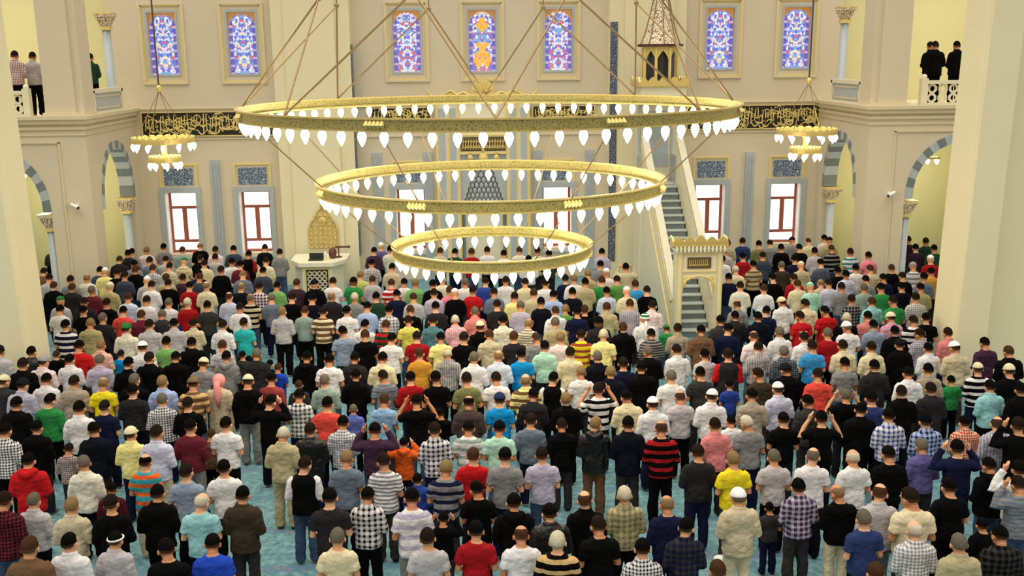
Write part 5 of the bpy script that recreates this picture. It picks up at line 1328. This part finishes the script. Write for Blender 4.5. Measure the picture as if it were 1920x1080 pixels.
0.28 21.48 0 1.015 7|hk|offwhite|c|black-haired man in off-white shirt
-2.76 21.51 0 0.992 -1|hk|white|c|black-haired man in white shirt, right of man in grey-blue T-shirt
-5.82 21.52 0 1.025 -6|hd|white|c|dark-haired man in white shirt, right of man in cream and beige checked shirt
-1.26 21.53 0 1.027 -5|hd|slate/p/teal|c|dark-haired man in slate grey and teal checked shirt
-7.40 21.57 0 1.045 3|hd|lightgrey|c|dark-haired man in light grey shirt, right of man in maroon jacket
5.45 21.60 0 0.992 0|hk|charcoal|j|black-haired man in charcoal jacket, right of man in dark grey jacket
-1.80 21.71 0 1.003 7|hd|yellowgreen/V/yellow|s|dark-haired man in yellow-green and yellow pinstriped T-shirt
-9.27 21.76 0 1.031 -6|hk|navy/H/white|s|black-haired man in navy and white striped T-shirt
-0.77 21.76 0 0.988 6|hw|pink/p/white|c|white-haired man in pink and white checked shirt
7.57 21.79 0 1.011 4|hk|red|s|black-haired man in red T-shirt, right of man in cream shirt
-6.96 21.84 0 1.006 6|hk|lightgrey|c|black-haired man in light grey shirt
-5.43 21.84 0 0.998 -2|hd|turquoise|s,t:navy|dark-haired man in turquoise T-shirt
3.97 21.87 0 0.777 -1|cg|green|s,k|boy in green skullcap and green T-shirt
6.22 21.91 0 1.010 -5|hk|navy|x|black-haired man in navy sweater, right of man in blue-black jacket
1.96 21.97 0 1.043 -7|hk|navy|s|black-haired man in navy T-shirt
-8.86 22.06 0 1.000 5|hy|olivekhaki|x|fair-haired man in olive beige sweater
-6.63 22.18 0 0.943 5|hd|cream/p/beige|c|dark-haired man in cream and beige checked shirt
1.50 22.24 0 1.018 7|so|white|c|shaven-headed man in white shirt
9.32 22.31 0 1.055 7|hd|green|s|dark-haired man in green T-shirt
2.18 22.37 0 1.001 -6|hb|black|x|brown-haired man in black sweater, right of man in navy T-shirt
-0.33 22.39 0 1.005 5|hg|salmon|c|grey-haired man in salmon shirt
7.35 22.50 0 1.009 4|hd|cream|c|dark-haired man in cream shirt, right of man in white vest over black
-7.88 22.51 0 1.032 -5|hb|maroon|j|brown-haired man in maroon jacket
-8.74 22.51 0 1.002 -6|hg|charcoal|x|grey-haired man in charcoal sweater
5.75 22.56 0 1.007 4|to|grey|c|balding man in grey shirt
3.75 22.57 0 1.017 -4|hd|palepink|c|dark-haired man in pale pink shirt
2.71 22.58 0 1.002 -3|hb|khaki|c|brown-haired man in khaki shirt
-1.81 22.60 0 1.017 4|hb|black|x|brown-haired man in black sweater, right of man in white and slate grey plaid shirt
-3.26 22.61 0 1.020 -1|hk|white|s|black-haired man in white T-shirt, right of man in brown and cream striped T-shirt
8.94 22.62 0 0.996 2|hb|palecyan|c|brown-haired man in pale turquoise shirt
1.76 22.66 0 0.974 -7|hy|green2|s|fair-haired man in leaf green T-shirt
-4.74 22.68 0 1.014 -5|hy|lightgrey|c,t:black|fair-haired man in light grey shirt
-3.82 22.69 0 1.001 -6|hd|brown/H/cream|s|dark-haired man in brown and cream striped T-shirt
6.87 22.73 0 1.006 1|fy|white/vest/black|c|man in cream cap and white vest over black
-13.00 29.45 5.66 1.116 5|hd|palepink/p/maroon|c|dark-haired person in pale pink shirt on left gallery, behind pierced balustrade|0
-12.68 29.85 5.66 1.095 5|hd|lightgrey|c|dark-haired person in light grey shirt on left gallery against the pier|0
-11.57 31.20 5.66 1.067 5|hd|darkgreen|c|person in dark green shirt on left gallery, half hidden by pier|0
13.43 30.60 5.66 1.120 5|hd|black|c|tallest person in black on right gallery, beside the pier|0
13.10 29.55 5.66 1.120 5|hd|black|j|broad person in black jacket on right gallery behind balustrade|0
13.90 29.90 5.66 1.120 5|hk|black|j|person in black jacket on right gallery beside near pier|0
11.49 30.00 5.66 1.092 5|hk|black|x|person in black on right gallery, mostly hidden by corner pier|0"""
for i, ln in enumerate(PEOPLE.strip().split('\n')):
    a = ln.split('|'); x, y, z, k, yaw = [float(v) for v in a[0].split()]
    person(x, y, z, k, R(yaw), a[1], a[2], a[3], int(a[5]) if len(a) > 5 else i, a[4], 'worshippers standing in rows on the carpet' if z < 1 else 'people standing on the upper galleries', z < 1 and y < 16)

# the rows beyond the nearest three hundred people, seen only as small heads and backs
FAR = """-2.32 22.79 0 0.992 -3|hk|white/P/slate|c
-7.51 22.82 0 0.988 6|hg|darkgrey|j
10.07 22.84 0 1.017 -6|hd|white/p/grey|c
3.29 22.84 0 1.007 2|hb|lavender/V/grey|c
0.73 22.86 0 1.011 -5|hg|lavender|c
-1.24 22.90 0 1.016 7|hk|charcoal|x
-4.28 22.94 0 0.980 -6|hb|sage|x,t:black
8.58 22.96 0 0.990 -1|hd|black/P/grey|c
0.19 23.00 0 1.009 1|hd|charcoal|x
-2.84 23.02 0 1.017 -2|hk|lightblue|c
1.23 23.12 0 1.018 6|hk|navyblack|s
-8.50 23.14 0 1.004 1|hk|coral|s
-9.42 23.20 0 1.013 4|hk|black|s
-5.83 23.25 0 1.006 -6|hd|white|c
-10.03 23.36 0 1.009 -2|hk|white|s
-6.65 23.51 0 1.003 6|hk|darkgrey|s
9.55 23.61 0 1.064 -1|hk|green|s
-7.16 23.72 0 1.019 4|hw|darkred|x
0.63 23.80 0 1.005 -5|hd|paleyellow|c
10.62 23.81 0 1.021 -1|hk|olivekhaki|c
1.58 23.87 0 1.011 -1|hk|lightblue|c
-4.24 23.87 0 1.027 3|hk|navyblack|x
-3.22 23.89 0 1.026 -5|hw|grey|c
-7.67 23.90 0 0.997 -3|hg|white|c
-1.81 23.91 0 1.005 6|hb|lightgrey|c
-9.15 23.96 0 1.005 1|hd|black|x
3.39 23.98 0 1.029 -0|cw|cream|c
9.27 23.98 0 1.013 -0|hg|sage|c
-5.74 24.00 0 1.028 -2|tg|beige/H/black|s
-4.76 24.07 0 1.018 -3|hd|black|x
-2.73 24.10 0 1.002 -1|hk|darkgreen|x
-8.26 24.11 0 1.014 -1|hd|white|c
1.12 24.11 0 1.008 -0|hb|beige|c
2.07 24.13 0 1.009 3|hk|navyblack|x
-9.76 24.14 0 1.000 -2|hd|charcoal|j
6.82 24.15 0 1.004 -5|hb|white|c
8.00 24.16 0 1.017 5|cm|palemint|c
-3.81 24.16 0 1.006 1|ty|charcoal|j
10.30 24.17 0 0.987 4|hk|navyblack|x
-0.81 24.18 0 1.023 6|cw|black|x
8.78 24.18 0 1.003 3|hd|grey|c
3.92 24.19 0 1.006 -2|hd|black|x
-10.33 24.20 0 1.013 -4|cg|lightgrey|c
2.93 24.23 0 0.996 4|hk|lightblue/p/white|c
-5.28 24.26 0 0.981 5|hg|slate|c
-7.46 24.32 0 0.782 -1|hy|royal|k,s
0.15 24.32 0 1.004 6|hd|slate|c
-6.32 24.32 0 1.013 -6|to|palelavender|c
-1.33 24.33 0 1.006 2|hd|lavender|c
-2.25 24.34 0 1.002 -1|hk|navy|x
6.30 24.42 0 1.015 -7|hd|offwhite|c
-8.82 24.49 0 1.005 2|hb|paleblue|c
-0.37 24.57 0 1.003 -7|hd|red|s
7.80 24.57 0 1.003 1|hb|cream|c
8.61 24.60 0 1.004 2|hd|palelavender|c
-0.95 24.67 0 0.995 3|hb|pink|c
9.68 24.91 0 1.007 -1|hk|grey|c
3.75 24.91 0 1.004 6|hb|skyblue2|s
11.23 25.02 0 1.017 -4|hk|slate|c
8.56 25.04 0 0.940 -3|ty|beige|c
2.49 25.06 0 1.029 3|hk|khaki|c
10.21 25.09 0 1.005 6|hk|navy|x
1.48 25.12 0 1.018 -7|hd|white|c
-1.39 25.19 0 1.028 -2|hk|black|x
7.92 25.21 0 1.015 7|hd|darkred|x
-5.78 25.22 0 1.034 -4|hd|maroon/P/white|c
10.79 25.27 0 1.002 5|hd|black|x
-9.97 25.29 0 1.016 -0|hg|maroon|x
2.95 25.32 0 1.016 2|hb|green|s
0.97 25.32 0 1.010 2|hd|cream|c
-0.57 25.38 0 1.020 -4|hg|white|c
7.43 25.42 0 0.992 -2|hk|black|x
-4.41 25.43 0 1.031 -0|fk|black|j
-1.85 25.44 0 1.013 -3|hy|palegreen|c
-2.46 25.45 0 1.019 3|hb|red/H/white|s
2.24 25.45 0 1.036 7|hy|white|c
6.28 25.48 0 1.007 -4|hk|navy|x
-7.16 25.48 0 1.028 -2|ty|cream|c
-6.29 25.48 0 1.001 -3|ty|navyblack|x
-5.40 25.54 0 0.997 -1|hk|palegreen|c
-0.05 25.56 0 1.004 -3|hd|blue|c
3.38 25.60 0 0.986 4|hd|green2|s
9.42 25.62 0 1.002 3|hk|palelavender|c
-9.66 25.67 0 1.017 -3|fy|olivekhaki|c
-7.65 25.68 0 1.004 3|hk|darkred|s
0.48 25.70 0 0.992 -7|hd|white|c
-3.99 25.72 0 1.029 1|hd|white|s
11.74 25.73 0 1.004 -7|hk|mustard|s
-10.64 25.73 0 1.004 -2|hb|charcoal|j
-8.64 25.75 0 1.022 -4|hd|white|c
-4.93 25.77 0 1.004 -6|hb|plum|c
-2.16 25.80 0 0.979 -1|hk|white|c
2.06 25.87 0 0.979 0|hd|navy|x
-1.16 25.88 0 1.002 -0|hw|offwhite|c
-3.49 25.93 0 0.993 -4|lk|green|s
-11.18 25.93 0 1.012 -4|hb|black|j
10.23 26.02 0 1.031 7|hb|beige|c
9.36 26.07 0 1.003 2|hk|black|x
-8.31 26.10 0 0.998 4|hd|black|x
2.68 26.13 0 1.014 -3|hy|olivekhaki|c
-3.01 26.15 0 0.987 -0|hb|lightgrey|c
-8.91 26.27 0 1.027 0|cw|lightgrey|c
10.91 26.30 0 1.001 -4|so|black|x
3.19 26.31 0 1.013 -4|cw|palepink|c
6.69 26.36 0 1.011 4|hw|cream|c
9.97 26.40 0 0.997 -4|hk|white|c
11.58 26.46 0 1.003 -1|fr|white/H/grey|s
-8.48 26.55 0 1.028 1|hb|khaki|c
-11.00 26.59 0 1.022 2|hd|grey|c
-7.64 26.62 0 1.023 -6|hb|darkslate|c
-3.38 26.64 0 1.000 1|hy|yellowgreen|s
8.56 26.65 0 1.029 -2|cy|khaki|c
-8.14 26.89 0 0.976 -0|hd|plum|x
8.10 26.90 0 1.001 -2|hg|darkbrown|x
-11.70 26.94 0 1.013 2|hd|lightgrey|c
-10.71 26.97 0 0.996 3|ty|offwhite|c
-6.57 26.98 0 1.008 5|sy|slate|c
3.82 26.99 0 1.009 4|hk|beige|r
-9.72 27.00 0 1.027 -2|hd|darkslate|x
9.24 27.05 0 1.017 5|hk|slate/p/navy|c
7.36 27.05 0 1.007 5|hk|khaki/H/brown|s
-7.82 27.25 0 1.002 2|hk|navy|x
12.42 27.28 0 1.015 -3|cw|darkred|c
3.17 27.36 0 1.016 6|hk|grey|c
-10.04 27.36 0 1.029 1|hd|black|x
-6.11 27.38 0 1.011 -3|hk|darkslate|c
-2.61 27.56 0 1.010 -6|hk|beige|c
-7.29 27.58 0 1.015 -5|hd|black|x
8.69 27.61 0 1.017 2|hk|navy|x
-10.48 27.66 0 1.010 1|cw|paleyellow|c
-9.67 27.73 0 1.023 2|hb|black|j
-12.19 27.79 0 1.013 -4|hd|brown|j
6.70 27.89 0 1.003 -5|hk|white|c
10.93 27.96 0 1.011 5|hk|pink|s
-10.76 28.04 0 0.986 -6|hk|denim|c
-9.29 28.05 0 1.007 1|hb|white/p/navy|c
-3.22 28.12 0 1.017 4|hk|white/p/black|c
7.35 28.13 0 1.015 -1|hk|darkred|s
7.97 28.29 0 1.005 -3|hd|darkslate|x
1.23 28.29 0 1.016 4|hk|white|c
-6.94 28.34 0 1.007 2|hk|maroon|x
-8.94 28.38 0 0.993 -7|hd|beige|c
10.60 28.49 0 1.017 4|hd|white/H/teal|s
-8.01 28.61 0 1.000 4|hd|cream|c
-9.99 28.62 0 1.015 -1|hk|grey|c
-7.25 28.69 0 1.015 7|hk|white|c
-6.29 28.71 0 1.018 -2|hd|cream|c
9.64 28.76 0 1.012 2|hk|lightgrey|c
13.22 28.82 0 1.015 -6|hk|darkgreen|x
-8.67 28.91 0 1.011 -6|cg|cream/H/khaki|s
-9.66 28.99 0 1.030 5|hd|slate|c
7.04 29.05 0 1.007 -3|hw|lightgrey|c
12.78 29.08 0 1.005 -4|hk|plum/p/black|c
1.87 29.11 0 1.007 -1|hk|darkgrey|x
10.30 29.19 0 1.004 7|hb|black/H/grey|x
0.55 29.23 0 1.008 4|hk|white|c
9.35 29.27 0 1.022 0|hk|black|x
-8.29 29.27 0 1.020 -6|hd|black|j
3.45 29.29 0 1.001 -4|hk|lavender|c
-9.32 29.34 0 0.998 -2|hd|lightgrey|c
-0.40 29.38 0 1.035 0|hb|darkred|x
-10.68 29.45 0 1.000 7|hb|charcoal|j
8.87 29.50 0 1.000 2|hk|black|x
1.57 29.56 0 1.007 3|hd|cream|c
-0.90 29.60 0 1.013 -6|hk|darkgreen|x
-7.95 29.62 0 0.989 2|hd|lightgrey|c
1.03 29.71 0 1.012 -1|hb|offwhite|c
-12.65 29.80 0 1.003 2|hk|black|j
0.07 29.82 0 1.009 4|hd|white|c
-7.03 29.84 0 1.011 -7|hk|black/vest/darkred|v
-1.34 29.87 0 1.002 -7|hb|beige|c
8.33 29.97 0 1.020 -3|hk|olive|c
13.52 30.05 0 1.006 2|hd|darkgreen|x
-6.14 30.05 0 1.009 1|hd|grey|x,t:denim
-3.33 30.06 0 1.010 -1|hk|plum|c
-10.68 30.23 0 1.017 4|hk|charcoal|j
8.76 30.27 0 0.998 -2|hd|grey|c
-2.86 30.29 0 1.004 -1|hk|offwhite|c
13.09 30.33 0 1.014 -5|hd|plum/p/black|c
9.98 30.34 0 1.012 5|so|cream|c
7.47 30.35 0 1.003 -4|hb|khaki|c
10.68 30.46 0 1.003 -3|fk|olivekhaki|c
7.98 30.55 0 1.010 -6|hd|darkblue|x
-10.68 30.58 0 1.005 -5|hk|grey|c
9.56 30.62 0 1.002 -2|fk|grey|c
-9.19 30.66 0 1.013 -3|hb|sage|c
-7.65 30.67 0 1.022 6|hk|darkslate|x
-8.21 30.75 0 1.000 -4|hd|palepink|c
-3.18 30.78 0 1.010 2|cw|purple|c
10.66 30.86 0 1.008 6|hk|palepink|c
-10.34 30.90 0 0.997 3|hy|palepink|c
-6.77 30.98 0 1.000 -1|hd|navyblack|x
-9.94 31.32 0 1.004 -2|hk|grey|s
-13.33 31.35 0 1.004 -3|hk|darkgrey|j
-8.84 31.38 0 1.012 6|ty|black|x"""
vs_l, fs_l, mi_l, uv_l, off = [], [], [], [], 0
mats, midx = [], {}
def mesh_np(me):
    co = np.empty(len(me.vertices)*3, dtype=np.float32); me.vertices.foreach_get('co', co)
    tri = [tuple(p.vertices) for p in me.polygons]; uv = np.empty(len(me.loops)*2, dtype=np.float32); me.uv_layers['cloth'].data.foreach_get('uv', uv)
    return co.reshape(-1, 3), tri, uv
_np = {}
for i, ln in enumerate(FAR.strip().split('\n')):
    a = ln.split('|'); x, y, z, k, yaw = [float(v) for v in a[0].split()]
    hv = [0, 1, 2, 0, 1][i % 5]; ps, pose = parts_for(a[1], a[2], a[3], i, hv, 1)
    ps = [('body', body_me(pose, hv, 1), SKIN[i % 3])] + ps
    for nm, me, mt in ps:
        if me.name not in _np: _np[me.name] = mesh_np(me)
        co, tri, uv = _np[me.name]; c, s = math.cos(R(yaw)), math.sin(R(yaw)); kw = k*1.0
        q = np.stack([(co[:, 0]*c-co[:, 1]*s)*kw+x, (co[:, 0]*s+co[:, 1]*c)*kw+y, co[:, 2]*k+z], 1)
        vs_l.append(q); fs_l += [tuple(j+off for j in t) for t in tri]; off += len(q); uv_l.append(uv)
        if mt.name not in midx: midx[mt.name] = len(mats); mats.append(mt)
        mi_l += [midx[mt.name]]*len(tri)
V = np.concatenate(vs_l)
me = bpy.data.meshes.new('far_worshippers'); me.from_pydata(V.tolist(), [], fs_l)
for m in mats: me.materials.append(m)
me.polygons.foreach_set('material_index', mi_l); me.polygons.foreach_set('use_smooth', [True]*len(me.polygons))
u = me.uv_layers.new(name='cloth'); u.data.foreach_set('uv', np.concatenate(uv_l)); me.update()
o = bpy.data.objects.new('far_worshippers', me); COL.objects.link(o)
tag(o, 'distant rows of worshippers standing close together near the mihrab wall', 'crowd', None, 'stuff')
